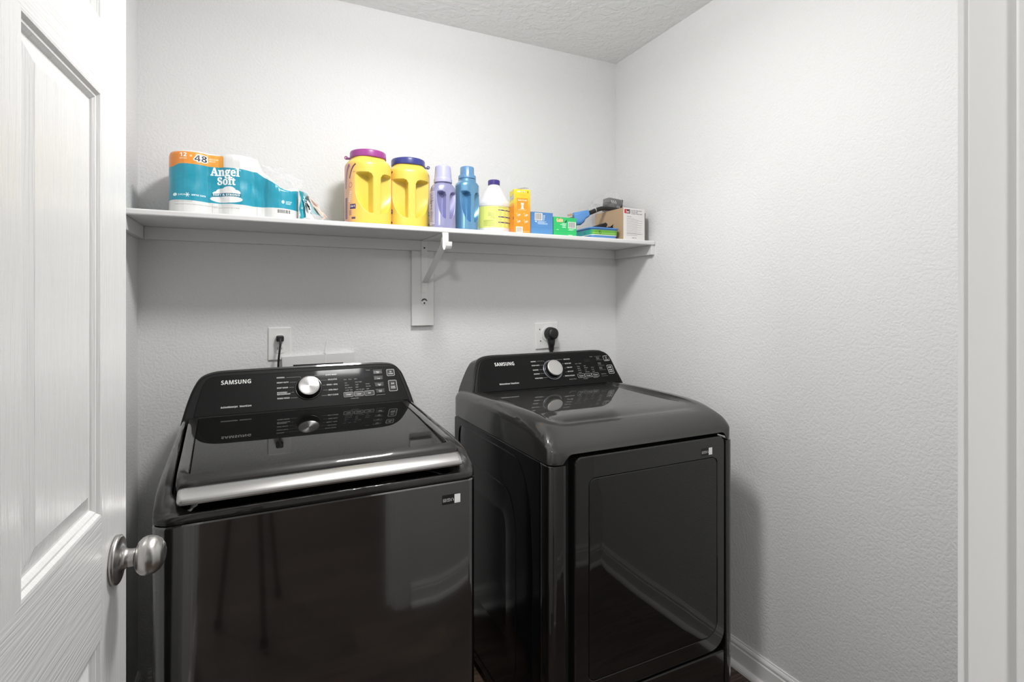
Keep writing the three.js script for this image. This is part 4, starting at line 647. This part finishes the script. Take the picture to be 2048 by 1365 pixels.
function softener(o) {
  const t = thing('softener_bottle', o.label, 'bottle', [o.x, SY, o.z], o.turn, 'pearly fabric softener bottles');
  mesh('body', jugBody(o.prof, 2.2, gripD(o.pillar, o.gw, 0.036, o.gTop, o.gd, 0.85), { nt: 300, nv: 200 }), o.mat, t);
  const cap = mesh('cap', o.cap(), o.capMat, t); if (o.extra) o.extra(t, cap); t.scale.setScalar(o.sc ?? 1);
  return t;
}
const pearlLilac = phys({ color: lin(0.33, 0.33, 0.55), roughness: 0.28, metalness: 0.45, clearcoat: 0.7, clearcoatRoughness: 0.12 });
const pearlBlue = phys({ color: lin(0.13, 0.32, 0.52), roughness: 0.27, metalness: 0.5, clearcoat: 0.8, clearcoatRoughness: 0.1 });
softener({
  label: 'lilac fabric softener bottle with a tall smooth lilac cap and a printed label', x: -0.938, z: 0.228, turn: 0.2, sc: 0.965, mat: pearlLilac, pillar: 0.009, gw: 0.031, gTop: 0.137, gd: 0.026,
  prof: [[0, 0.044, 0.034], [0.003, 0.0475, 0.037], [0.01, 0.0495, 0.039], [0.06, 0.049, 0.0385], [0.12, 0.0505, 0.0395], [0.142, 0.0495, 0.039], [0.157, 0.045, 0.037], [0.166, 0.038, 0.033], [0.171, 0.0315, 0.0295], [0.173, 0.029, 0.0285], [0.178, 0.0285, 0.0282]],
  cap: () => lathe([[0.0285, 0.1735], [0.0338, 0.174], [0.0345, 0.176], [0.0343, 0.187], [0.0325, 0.1895], [0.0322, 0.194], [0.0295, 0.232], [0.028, 0.2365], [0.0255, 0.238], [0.0005, 0.2385]], 48),
  capMat: phys({ color: lin(0.42, 0.42, 0.62), roughness: 0.32, clearcoat: 0.4 }),
  extra: (t) => {
    const m = canvasTex(200, 512, (x, w, h) => { x.fillStyle = '#a5a3bd'; x.fillRect(0, 0, w, h); x.strokeStyle = '#d8d6e6'; x.lineWidth = 6; x.strokeRect(4, 4, w - 8, h - 8); text(x, 'Soft', 110, 290, 84, { angle: -Math.PI / 2, color: '#23202c' }); for (let i = 0; i < 16; i++) { x.fillStyle = '#4a4658'; x.fillRect(30, 300 + i * 11, 60 + (i * 37) % 80, 5); } for (let i = 0; i < 7; i++) x.fillRect(40, 40 + i * 20, 50 + (i * 53) % 90, 6); });
    const rings = []; for (let j = 0; j <= 12; j++) { const y = 0.014 + 0.122 * j / 12, r = []; for (let i = 0; i <= 14; i++) { const th = -1.5 - 0.35 + i / 14 * 0.78, a = 0.0512, b = 0.0402, c = Math.sin(th), s = Math.cos(th), q = Math.pow(Math.pow(Math.abs(c), 2.2) + Math.pow(Math.abs(s), 2.2), -1 / 2.2); r.push([a * c * q, y, b * s * q]); } rings.push(r); }
    mesh('label', loft(rings, { closed: false, crease: 1.2, uv: (p, j, i) => [j / 14, i / 12] }), phys({ map: m, roughness: 0.4, clearcoat: 0.5, side: THREE.DoubleSide }), t, 'silvery label with dark print');
  },
});
softener({
  label: 'bright blue fabric softener bottle with a narrow ribbed blue cap', x: -0.8285, z: 0.186, turn: 0.24, mat: pearlBlue, pillar: 0.0095, gw: 0.034, gTop: 0.15, gd: 0.025,
  prof: [[0, 0.043, 0.034], [0.003, 0.0465, 0.037], [0.01, 0.048, 0.0385], [0.06, 0.0475, 0.038], [0.15, 0.0475, 0.038], [0.172, 0.0475, 0.0378], [0.181, 0.0445, 0.0365], [0.188, 0.0385, 0.034], [0.192, 0.0345, 0.032], [0.199, 0.0335, 0.0318], [0.2, 0.0315, 0.031], [0.203, 0.031, 0.0305]],
  cap: () => { const pts = [[0.031, 0.2015], [0.0335, 0.202], [0.0338, 0.2125], [0.0325, 0.2145], [0.0265, 0.2155], [0.0262, 0.219], [0.0255, 0.2455], [0.024, 0.2475], [0.0005, 0.248]]; const rings = pts.map(([r, y]) => { const o = []; for (let i = 0; i < 160; i++) { const a = -i / 160 * 6.28318, k = y > 0.217 && y < 0.247 && r > 0.02 ? 1 + 0.022 * Math.cos(a * 20) : 1; o.push([r * k * Math.cos(a), y, r * k * Math.sin(a)]); } return o; }); return loft(rings, { capEnd: true, crease: 0.7 }); },
  capMat: phys({ color: lin(0.10, 0.24, 0.42), roughness: 0.28, clearcoat: 0.6 }),
});
{ // bleach jug
  const t = thing('bleach_jug', 'white bleach jug with a navy cap and a yellow-green label with dark table headings', 'jug', [-0.7, SY, 0.146], 0.1); t.scale.set(1.02, 1.052, 1);
  const prof = [[0, 0.060, 0.058], [0.004, 0.0655, 0.063], [0.01, 0.067, 0.065], [0.02, 0.067, 0.065], [0.0215, 0.066, 0.064], [0.102, 0.066, 0.064], [0.104, 0.0672, 0.0652], [0.112, 0.0672, 0.0652], [0.119, 0.0655, 0.0635], [0.127, 0.061, 0.0585], [0.15, 0.047, 0.045], [0.178, 0.0285, 0.028], [0.187, 0.0215, 0.0215], [0.19, 0.0205, 0.0205], [0.198, 0.0205, 0.0205]];
  const crease = (x, y) => { const k = smooth(0.118, 0.135, y) * (1 - smooth(0.165, 0.187, y)); return k * 0.009 * Math.exp(-Math.pow((x - 0.004 - (0.16 - y) * 0.15) / 0.0055, 2)); };
    mesh('body', jugBody(prof, 2.1, crease), phys({ color: lin(0.7, 0.7, 0.7), roughness: 0.33, clearcoat: 0.2 }), t);
  mesh('cap', (() => { const pts = [[0.021, 0.1895], [0.0228, 0.19], [0.0228, 0.205], [0.0215, 0.2075], [0.0005, 0.208]]; return loft(pts.map(([r, y]) => { const o = []; for (let i = 0; i < 120; i++) { const a = -i / 120 * 6.28318, k = r > 0.022 ? 1 + 0.012 * Math.cos(a * 30) : 1; o.push([r * k * Math.cos(a), y, r * k * Math.sin(a)]); } return o; }), { capEnd: true, crease: 0.8 }); })(), phys({ color: lin(0.045, 0.03, 0.20), roughness: 0.35 }), t);
  const m = canvasTex(1024, 400, (x, w, h) => {
    x.fillStyle = '#d9e17a'; x.fillRect(0, 0, w, h); x.fillStyle = '#e6ea86'; x.fillRect(420, 0, 430, h);
    x.fillStyle = '#b9c65a'; x.fillRect(416, 0, 4, h);
    const bar = y => { x.fillStyle = '#38285c'; x.fillRect(438, y, 400, 20); x.fillStyle = '#cfcad8'; for (let i = 0; i < 4; i++) x.fillRect(452 + i * 98, y + 7, 46, 5); };
    const rows = (y, n) => { for (let i = 0; i < n; i++) { x.fillStyle = '#9aa648'; x.fillRect(438, y + i * 26 + 23, 400, 2); for (let k = 0; k < 4; k++) { x.fillRect(438 + k * 98, y, 2, n * 26); x.fillStyle = '#7d873e'; x.fillRect(452 + k * 98, y + i * 26 + 8, 30 + (i * 31 + k * 17) % 42, 5); x.fillStyle = '#9aa648'; } } };
    x.fillStyle = '#6d7436'; x.fillRect(440, 8, 300, 6); x.fillRect(440, 22, 180, 4); x.fillRect(440, 36, 260, 4); bar(62); rows(84, 4); bar(190); rows(212, 3); bar(292); rows(314, 3);
    x.fillStyle = '#565c2c'; for (const [a, b, l] of [[250, 120, 90], [250, 136, 60], [250, 152, 110], [250, 166, 80], [250, 180, 100], [300, 200, 60], [290, 214, 80], [340, 228, 40], [160, 262, 200], [160, 274, 180], [160, 286, 220], [160, 298, 160], [160, 312, 210], [160, 326, 190], [160, 340, 215], [160, 354, 140], [160, 368, 205]]) x.fillRect(a, b, l, 4);
  });
  const rings = []; for (let j = 0; j <= 6; j++) { const y = 0.0225 + 0.0785 * j / 6, r = []; for (let i = 0; i <= 80; i++) { const th = -1.62 + 3.24 * i / 80, c = Math.sin(th), s = Math.cos(th), q = Math.pow(Math.pow(Math.abs(c), 2.1) + Math.pow(Math.abs(s), 2.1), -1 / 2.1); r.push([0.0664 * c * q, y, 0.0644 * s * q]); } rings.push(r); }
  mesh('label', loft(rings, { closed: false, crease: 1.2, uv: (p, j, i) => [j / 80, i / 6] }), phys({ map: m, roughness: 0.4, side: THREE.DoubleSide }), t, 'yellow-green label with printed tables');
}
function carton(t, w, h, d, faces, name = 'carton') { // box with a front picture; the other faces carry flat colour
  const g = new RoundedBoxGeometry(w, h, d, 2, 0.0012), n = g.toNonIndexed ? (g.index ? g.toNonIndexed() : g) : g; n.translate(0, h / 2, -d / 2); const p = n.attributes.position, u = n.attributes.uv, nn = n.attributes.normal;
  for (let i = 0; i < p.count; i++) { const X = p.getX(i), Y = p.getY(i), Z = p.getZ(i), side = Math.abs(nn.getX(i)) > 0.7; let uu = side ? 0.5 + (0.5 * (nn.getX(i) < 0 ? (Z + d) : -Z) / d) : 0.5 * (X / w + 0.5); u.setXY(i, Math.min(0.9995, Math.max(0.0005, uu)), Math.min(0.9995, Math.max(0.0005, Y / h))); }
  n.clearGroups(); return mesh(name, n, phys({ map: faces, roughness: 0.42 }), t);
}
{ // tall orange and yellow carton with an open top flap
  const t = thing('orange_carton', 'tall narrow orange and yellow cleaner carton with its top flap open', 'box', [-0.632, SY, 0.262], -0.15);
  const w = 0.066, h = 0.168, d = 0.06;
  const tex = canvasTex(1024, 1300, (x, W2, H2) => {
    const g = x.createLinearGradient(0, 0, 0, H2); g.addColorStop(0, '#e6cf35'); g.addColorStop(0.28, '#ecb32e'); g.addColorStop(0.45, '#ee9a2a'); g.addColorStop(1, '#ea8a22'); x.fillStyle = g; x.fillRect(0, 0, W2, H2);
    x.fillStyle = '#ef8f26'; x.fillRect(90, 265, 340, 370); text(x, 'READY TO USE', 260, 345, 52, { width: 280, align: 'center', color: '#fff0d8' }); x.fillStyle = '#fbeeda'; x.fillRect(215, 400, 90, 60); x.fillRect(230, 470, 60, 110); x.fillRect(205, 565, 110, 20); text(x, 'Works on every load', 260, 620, 30, { width: 260, align: 'center', color: '#fbe3bd' });
    x.fillStyle = '#f2e6c0'; x.beginPath(); x.ellipse(150, 70, 60, 26, 0, 0, 7); x.fill(); x.fillRect(250, 50, 90, 40); x.fillStyle = '#6d5a28'; x.fillRect(268, 66, 52, 16); x.fillRect(420, 40, 24, 70); x.fillStyle = '#caa93a'; x.fillRect(130, 150, 280, 10); x.fillRect(180, 180, 200, 10);
    for (const [a, b] of [[110, 770], [340, 770], [110, 960], [340, 960]]) { x.fillStyle = '#f8d9a8'; x.beginPath(); x.arc(a - 20, b - 50, 14, 0, 7); x.fill(); x.save(); x.translate(a + 40, b); x.rotate(-0.4); x.fillStyle = '#f3dcc6'; x.fillRect(-50, -24, 100, 44); x.fillStyle = '#c98a7a'; x.fillRect(-40, -10, 40, 20); x.restore(); }
    x.fillStyle = '#f6efe2'; x.fillRect(60, 1110, 210, 190); x.fillStyle = '#6a6258'; for (let i = 0; i < 12; i++) x.fillRect(80, 1130 + i * 12, 170, 5 + i % 3); text(x, 'NET WT 16 OZ', 290, 1260, 28, { width: 190, color: '#f8dcb0' });
    // left side of the carton
    x.fillStyle = '#e8d445'; x.beginPath(); x.moveTo(512, 0); x.lineTo(1024, 0); x.lineTo(1024, 420); x.quadraticCurveTo(760, 330, 512, 460); x.fill(); x.fillStyle = '#ee8f28'; x.fillRect(512, 470, 512, 830);
    text(x, 'Fresh', 780, 290, 190, { width: 420, align: 'center', color: '#eef2f4', stroke: '#30405c', lw: 26, angle: -0.12 }); text(x, 'NEW', 900, 900, 120, { color: '#3b4a66' });
  });
  carton(t, w, h, d, tex); mesh('flap', sheet([-0.03, h, -0.006], [0.03, h + 0.006, -0.006], [0.022, h + 0.016, -0.04], [-0.022, h + 0.005, -0.04], 8, 6, 0.002, 2, 41, [0, 1, 0]), std({ color: lin(0.34, 0.30, 0.26), roughness: 0.8, side: THREE.DoubleSide }), t, 'grey-brown open flap');
}
const bars = (x, px, py, w, h) => { x.fillStyle = '#f4f3f0'; x.fillRect(px, py, w, h); x.fillStyle = '#333'; for (let i = 0, q = px + 10; q < px + w - 12; i++) { const b = 3 + (i * 7) % 5; x.fillRect(q, py + 8, b, h - 28); q += b + 3 + (i * 5) % 4; } for (let i = 0; i < 9; i++) x.fillRect(px + 14 + i * (w - 28) / 9, py + h - 15, (w - 40) / 13, 8); };
{
  const t = thing('dryer_sheet_box', 'medium blue dryer sheet box with a white barcode, between the orange carton and green box', 'box', [-0.5415, SY, 0.252], -0.02);
  const tex = canvasTex(1024, 460, (x, W2, H2) => {
    const g = x.createLinearGradient(0, 0, 0, H2); g.addColorStop(0, '#4d7fb8'); g.addColorStop(1, '#5b93c8'); x.fillStyle = g; x.fillRect(0, 0, W2, H2); bars(x, 100, 20, 170, 150); x.fillStyle = '#dfe9f4'; for (let i = 0; i < 4; i++) x.fillRect(290, 60 + i * 30, 40 - i * 5, 14);
    x.fillStyle = '#cfdff0'; x.beginPath(); x.ellipse(126, 196, 26, 12, 0, 0, 7); x.fill(); for (const [a, b, l] of [[170, 188, 190], [170, 204, 150], [150, 222, 240], [170, 238, 220]]) x.fillRect(a, b, l, 7); x.fillStyle = '#4272ac'; x.fillRect(20, 312, 480, 4); x.fillRect(512, 0, 512, H2); x.fillStyle = '#d4deee'; x.save(); x.translate(940, 230); x.rotate(-1.5); text(x, 'SHEETS', -120, 0, 60, { color: '#e5ecf6' }); x.restore();
  });
  carton(t, 0.1, 0.088, 0.115, tex);
  mesh('top_flap', sheet([-0.048, 0.0882, -0.004], [0.046, 0.0885, -0.004], [0.042, 0.092, -0.1], [-0.044, 0.092, -0.1], 6, 6, 0.001, 3, 51, [0, 1, 0]), std({ color: lin(0.09, 0.2, 0.42), roughness: 0.6, side: THREE.DoubleSide }), t);
}
{
  const t = thing('scent_sheet_box', 'small bright green dryer sheet box with an orange and white logo', 'box', [-0.4335, SY, 0.25]);
  const tex = canvasTex(1024, 400, (x, W2, H2) => {
    x.fillStyle = '#2fbd6c'; x.fillRect(0, 0, W2, H2); text(x, 'Gain', 70, 105, 96, { width: 140, font: 'serif', color: '#f2f0d8', stroke: '#e08a2e', lw: 16, angle: -0.08 }); x.fillStyle = '#2b4a3c'; x.beginPath(); x.moveTo(235, 110); x.lineTo(300, 40); x.lineTo(285, 110); x.fill();
    for (const [a, b, l] of [[190, 128, 90], [150, 150, 130], [190, 168, 80], [200, 196, 70], [190, 210, 80]]) { x.fillStyle = '#dff3e4'; x.fillRect(a, b, l, 9); } bars(x, 325, 88, 168, 140); x.fillStyle = '#e4f4e8'; x.fillRect(340, 246, 120, 7); x.fillRect(320, 262, 110, 7); x.fillRect(70, 265, 46, 9); x.fillRect(330, 366, 90, 9); x.fillStyle = '#23a55c'; x.fillRect(0, 296, 512, 4); x.fillRect(512, 0, 512, 400);
  });
  carton(t, 0.108, 0.0755, 0.11, tex);
}
{ // wipes tub with a rim
  const t = thing('plastic_tub', 'low blue plastic tub with a green and teal printed band, holding black cloth', 'tub', [-0.246, SY, 0.185]);
  const x0 = -0.068, x1 = 0.07, z0 = -0.085, z1 = 0.078, q = (i, y, r = 0.022) => rr(x0 - i, x1 + i, z0 - i, z1 + i, [r, r, r, r].map(v => v + i), 8, 6).map(([x, z]) => [x, y, z]);
  const blueP = phys({ color: lin(0.09, 0.26, 0.60), roughness: 0.3, clearcoat: 0.4 });
  mesh('tub_body', loft([q(-0.012, 0), q(-0.006, 0.001), q(-0.002, 0.038), q(0.0, 0.039), q(0.0035, 0.0395), q(0.004, 0.042), q(0.003, 0.044), q(-0.001, 0.0445), q(-0.003, 0.043), q(-0.005, 0.01)].map(r => r), { capStart: true, capEnd: true, crease: 0.6 }), blueP, t);
  const m = canvasTex(1024, 64, (x, w) => { const g = x.createLinearGradient(0, 0, w, 0); g.addColorStop(0, '#2a8fa0'); g.addColorStop(0.4, '#2f9f9b'); g.addColorStop(0.55, '#62a83a'); g.addColorStop(1, '#6fae45'); x.fillStyle = g; x.fillRect(0, 0, w, 64); x.fillStyle = '#a8d86a'; x.fillRect(w * 0.5, 34, w * 0.5, 6); x.fillStyle = '#e6eef0'; x.fillRect(0, 56, w, 8); x.fillStyle = '#16242a'; for (let i = 0; i < 5; i++) { x.beginPath(); x.arc(w * 0.62 + (i % 3) * 14, 18 + (i >> 1) * 14, 6, 0, 7); x.fill(); x.beginPath(); x.arc(w * 0.3 + (i % 3) * 22, 24 + (i >> 1) * 10, 5, 0, 7); x.fill(); } });
  const band = (y, i) => { const r = rr(x0 - i, x1 + i, z0 - i, z1 + i, 0.022 + i, 8, 6).map(([x, z]) => [x, y, z]); return r; };
  mesh('band', loft([band(0.0115, -0.0032), band(0.034, -0.0006)], { crease: 0.6, uv: (p) => [0.5 + 0.5 * Math.min(1, Math.max(-1, (p[0] - x0 + (z1 - p[2]) * -1) / 0.15)), (p[1] - 0.0115) / 0.0225] }), phys({ map: m, roughness: 0.35, side: THREE.DoubleSide }), t, 'green and teal printed band');
  const cl = thing('black_cloth', 'folded black cloth lying in the low blue tub', 'cloth', [-0.246, SY + 0.0105, 0.185]);
  const cm = std({ color: lin(0.012, 0.010, 0.010), roughness: 0.85, side: THREE.DoubleSide });
  const fold = [[-0.058, 0.02], [-0.04, 0.036], [-0.015, 0.04], [0.005, 0.052], [0.014, 0.056], [0.022, 0.05], [0.02, 0.04], [0.012, 0.038], [0.03, 0.034], [0.06, 0.03]];
  mesh('cloth', loft([-0.07, -0.03, 0.0, 0.03, 0.06].map((z, k) => [...fold.map(([x, y], i) => [x + 0.003 * noise3(i * 3.1, k * 2.7, 61), y * (0.9 + 0.04 * k) + 0.005 * noise3(i * 1.7, k * 3.3, 62), z]), ...fold.map(([x, y]) => [x, Math.max(0.002, y - 0.016), z]).reverse()]), { capStart: true, capEnd: true, crease: 1 }), cm, cl);
  mesh('strap', sheet([0.012, 0.036, 0.055], [0.058, 0.052, 0.05], [0.062, 0.034, 0.04], [0.02, 0.03, 0.045], 8, 5, 0.006, 3, 66, [0, 0.6, 0.8]), cm, cl);
}
{ // white printed box with a kraft side
  const t = thing('parts_box', 'small white printed box with a red logo and brown cardboard side, at the shelf end', 'box', [-0.103, SY, 0.268], 0.03);
  const tex = canvasTex(1024, 760, (x, W2, H2) => {
    x.fillStyle = '#dfdddb'; x.fillRect(0, 0, 512, H2); x.fillStyle = '#b99e80'; x.fillRect(512, 0, 512, H2); x.fillStyle = '#a98d6e'; for (let i = 0; i < 30; i++) x.fillRect(512, i * 26, 512, 6);
    x.fillStyle = '#c2202c'; x.fillRect(24, 34, 64, 100); x.fillStyle = '#1c1c1e'; x.fillRect(88, 34, 70, 100); text(x, '1ed', 58, 118, 78, { color: '#f3f0ee', width: 84 });
    text(x, 'ELECTRIC DRYER PARTS', 180, 68, 36, { width: 260, color: '#3a3a3c' }); text(x, 'CORD KIT AND', 180, 106, 36, { width: 160, color: '#3a3a3c' }); text(x, 'CONNECTING UNIT', 180, 144, 36, { width: 270, color: '#3a3a3c' });
    text(x, 'CONTENTS', 80, 214, 24, { color: '#4a4a4c', width: 110 }); for (let i = 0; i < 15; i++) { x.fillStyle = '#8d8b8a'; x.fillRect(76, 240 + i * 27, 180 + (i * 97) % 200, 6); } x.fillStyle = '#777'; x.fillRect(76, 610, 390, 6); x.fillRect(76, 650, 260, 7); text(x, '3WH 70', 256, 726, 30, { align: 'center', color: '#2e2e30', width: 100 });
  });
  carton(t, 0.116, 0.1335, 0.2, tex);
  mesh('open_flap', bb(0.0588, 0.0605, 0.012, 0.118, -0.06, 0.0015, 0.0006, 1), std({ color: lin(0.15, 0.14, 0.13), roughness: 0.8 }), t, 'grey cut cardboard edge');
}
{ // blue three-prong plug with thick black cord, resting behind the green box
  const t = thing('blue_plug', 'blue three-prong plug on a thick black cord, lying over the tub', 'plug', [-0.302, SY + 0.1, 0.168]);
  t.rotation.set(0, -0.4, 0.22); t.updateMatrix();
  const inv = t.matrix.clone().invert(), toLocal = p => V3(...p).applyMatrix4(inv).toArray();
  const bm = phys({ color: lin(0.10, 0.27, 0.60), roughness: 0.4 });
  const sec = (x, h, d, y = 0) => { const o = []; const n = 28; for (let i = 0; i < n; i++) { const a = i / n * 6.28318, c = Math.cos(a), s = Math.sin(a), q = Math.pow(Math.pow(Math.abs(c), 4) + Math.pow(Math.abs(s), 4), -0.25); o.push([x, y + h * s * q, d * c * q]); } return o; };
  mesh('plug_body', loft([sec(-0.036, 0.024, 0.017, -0.004), sec(-0.033, 0.027, 0.02, -0.004), sec(-0.012, 0.028, 0.021, -0.006), sec(0.004, 0.024, 0.019, -0.002), sec(0.014, 0.0175, 0.015, 0.004), sec(0.03, 0.014, 0.0135, 0.007), sec(0.033, 0.012, 0.012, 0.007)], { capStart: true, capEnd: true, crease: 0.6 }), bm, t);
  const brass = std({ color: lin(0.42, 0.33, 0.22), roughness: 0.35, metalness: 0.9 });
  for (const [y, z] of [[0.016, 0.009], [0.004, -0.01], [-0.012, 0.006]]) mesh('prong', bb(-0.06, -0.034, y - 0.0045, y + 0.0045, z - 0.0012, z + 0.0012, 0.0006, 1), brass, t, 'brass prong');
  mesh('cord', tube([[0.03, 0.007, 0], ...[[-0.25, 1.684, 0.174], [-0.215, 1.698, 0.166], [-0.18, 1.7065, 0.158], [-0.14, 1.7075, 0.153], [-0.09, 1.7055, 0.152], [-0.06, 1.705, 0.15]].map(toLocal)], 0.0095, 40, 14), rubber, t); mesh('cable_tie', place(new THREE.TorusGeometry(0.0103, 0.0014, 8, 24), ...toLocal([-0.232, 1.692, 0.17]), 0, Math.PI / 2, 0.25), whitePlastic, t);
}
{ // black boxed part in a clear plastic bag on top of the white box
  const by = SY + 0.134;
  const t = thing('black_box', 'small black printed box inside the clear plastic bag on the white box', 'box', [-0.09, by + 0.012, 0.115], -0.08); t.rotation.z = -0.1;
  const tex = canvasTex(512, 256, (x) => { x.fillStyle = '#2c2b2b'; x.fillRect(0, 0, 512, 256); x.fillStyle = '#d8d6d4'; for (let i = 0; i < 3; i++) { x.save(); x.translate(58 + i * 34, 70); x.rotate(-0.35); x.fillRect(-6, -26, 13, 60); x.restore(); } x.fillStyle = '#b8b6b4'; for (let i = 0; i < 5; i++) x.fillRect(150 + i * 14, 150 - i % 2 * 20, 7, 60); x.fillStyle = '#6d6b6a'; x.fillRect(30, 190, 100, 12); });
  carton(t, 0.075, 0.058, 0.05, tex, 'black_carton');
  const b = thing('clear_bag', 'crumpled clear plastic bag on the white box, with a black box inside', 'bag', [-0.12, by + 0.0015, 0.09]);
  const rings = []; for (let j = 0; j <= 26; j++) { const v = j / 26, r = []; for (let i = 0; i < 60; i++) { const a = -i / 60 * 6.28318, e = Math.pow(Math.sin(Math.PI * Math.min(0.97, 0.12 + v * 0.86)), 0.6), nz = 1 + 0.22 * noise3(Math.cos(a) * 3 + 20, v * 7 + Math.sin(a) * 3, 71) + 0.16 * noise3(Math.cos(a) * 8 + 40, v * 15 + Math.sin(a) * 8, 72), X = Math.cos(a) * 0.086 * e * nz, Z = Math.sin(a) * 0.046 * e * nz; r.push([X, 0.084 * v * (1 + 0.35 * smooth(-0.02, 0.05, X) - 0.22 * smooth(0.0, 0.08, -X)) + 0.006 * noise3(i * 0.7, j * 0.9, 73) * (j > 2 ? 1 : 0), Z]); } rings.push(r); }
  mesh('film', loft(rings, { capStart: true, capEnd: true, crease: 0.5 }), film, b);
}

// ---------------------------------------------------------------- camera tripod in the doorway, seen mirrored in the washer front
{
  const t = thing('tripod', 'black three-legged camera tripod in the doorway, mirrored in the washer front', 'tripod', [-1.51, 0, 2.01]);
  const m = std({ color: lin(0.012, 0.012, 0.012), roughness: 0.5 });
  mesh('centre_column', lathe([[0.0005, 0.6], [0.013, 0.6], [0.013, 1.0], [0.032, 1.005], [0.032, 1.03], [0.0005, 1.03]], 24), m, t);
  for (const [fx, fz] of [[0.028, -0.2], [-0.126, 0.02], [0.102, 0.158]]) {
    const L0 = Math.hypot(fx, fz), tx = fx / L0 * 0.035, tz = fz / L0 * 0.035, p = k => [fx + (tx - fx) * k, 0.012 + k * 0.985, fz + (tz - fz) * k];
    const g = (k0, k1, r) => { const A = V3(...p(k0)), B = V3(...p(k1)), L = A.distanceTo(B), q = new THREE.CylinderGeometry(r, r, L, 14); q.applyMatrix4(new THREE.Matrix4().compose(A.clone().add(B).multiplyScalar(0.5), new THREE.Quaternion().setFromUnitVectors(V3(0, 1, 0), B.clone().sub(A).normalize()), V3(1, 1, 1))); return q; };
    const l = mesh('leg', merge([g(0.55, 1, 0.0125), g(0.5, 0.58, 0.017), g(0.02, 0.52, 0.0095)]), m, t); mesh('rubber_foot', g(0.0, 0.035, 0.015), rubber, l);
  }
}
renderer.render(scene, camera);
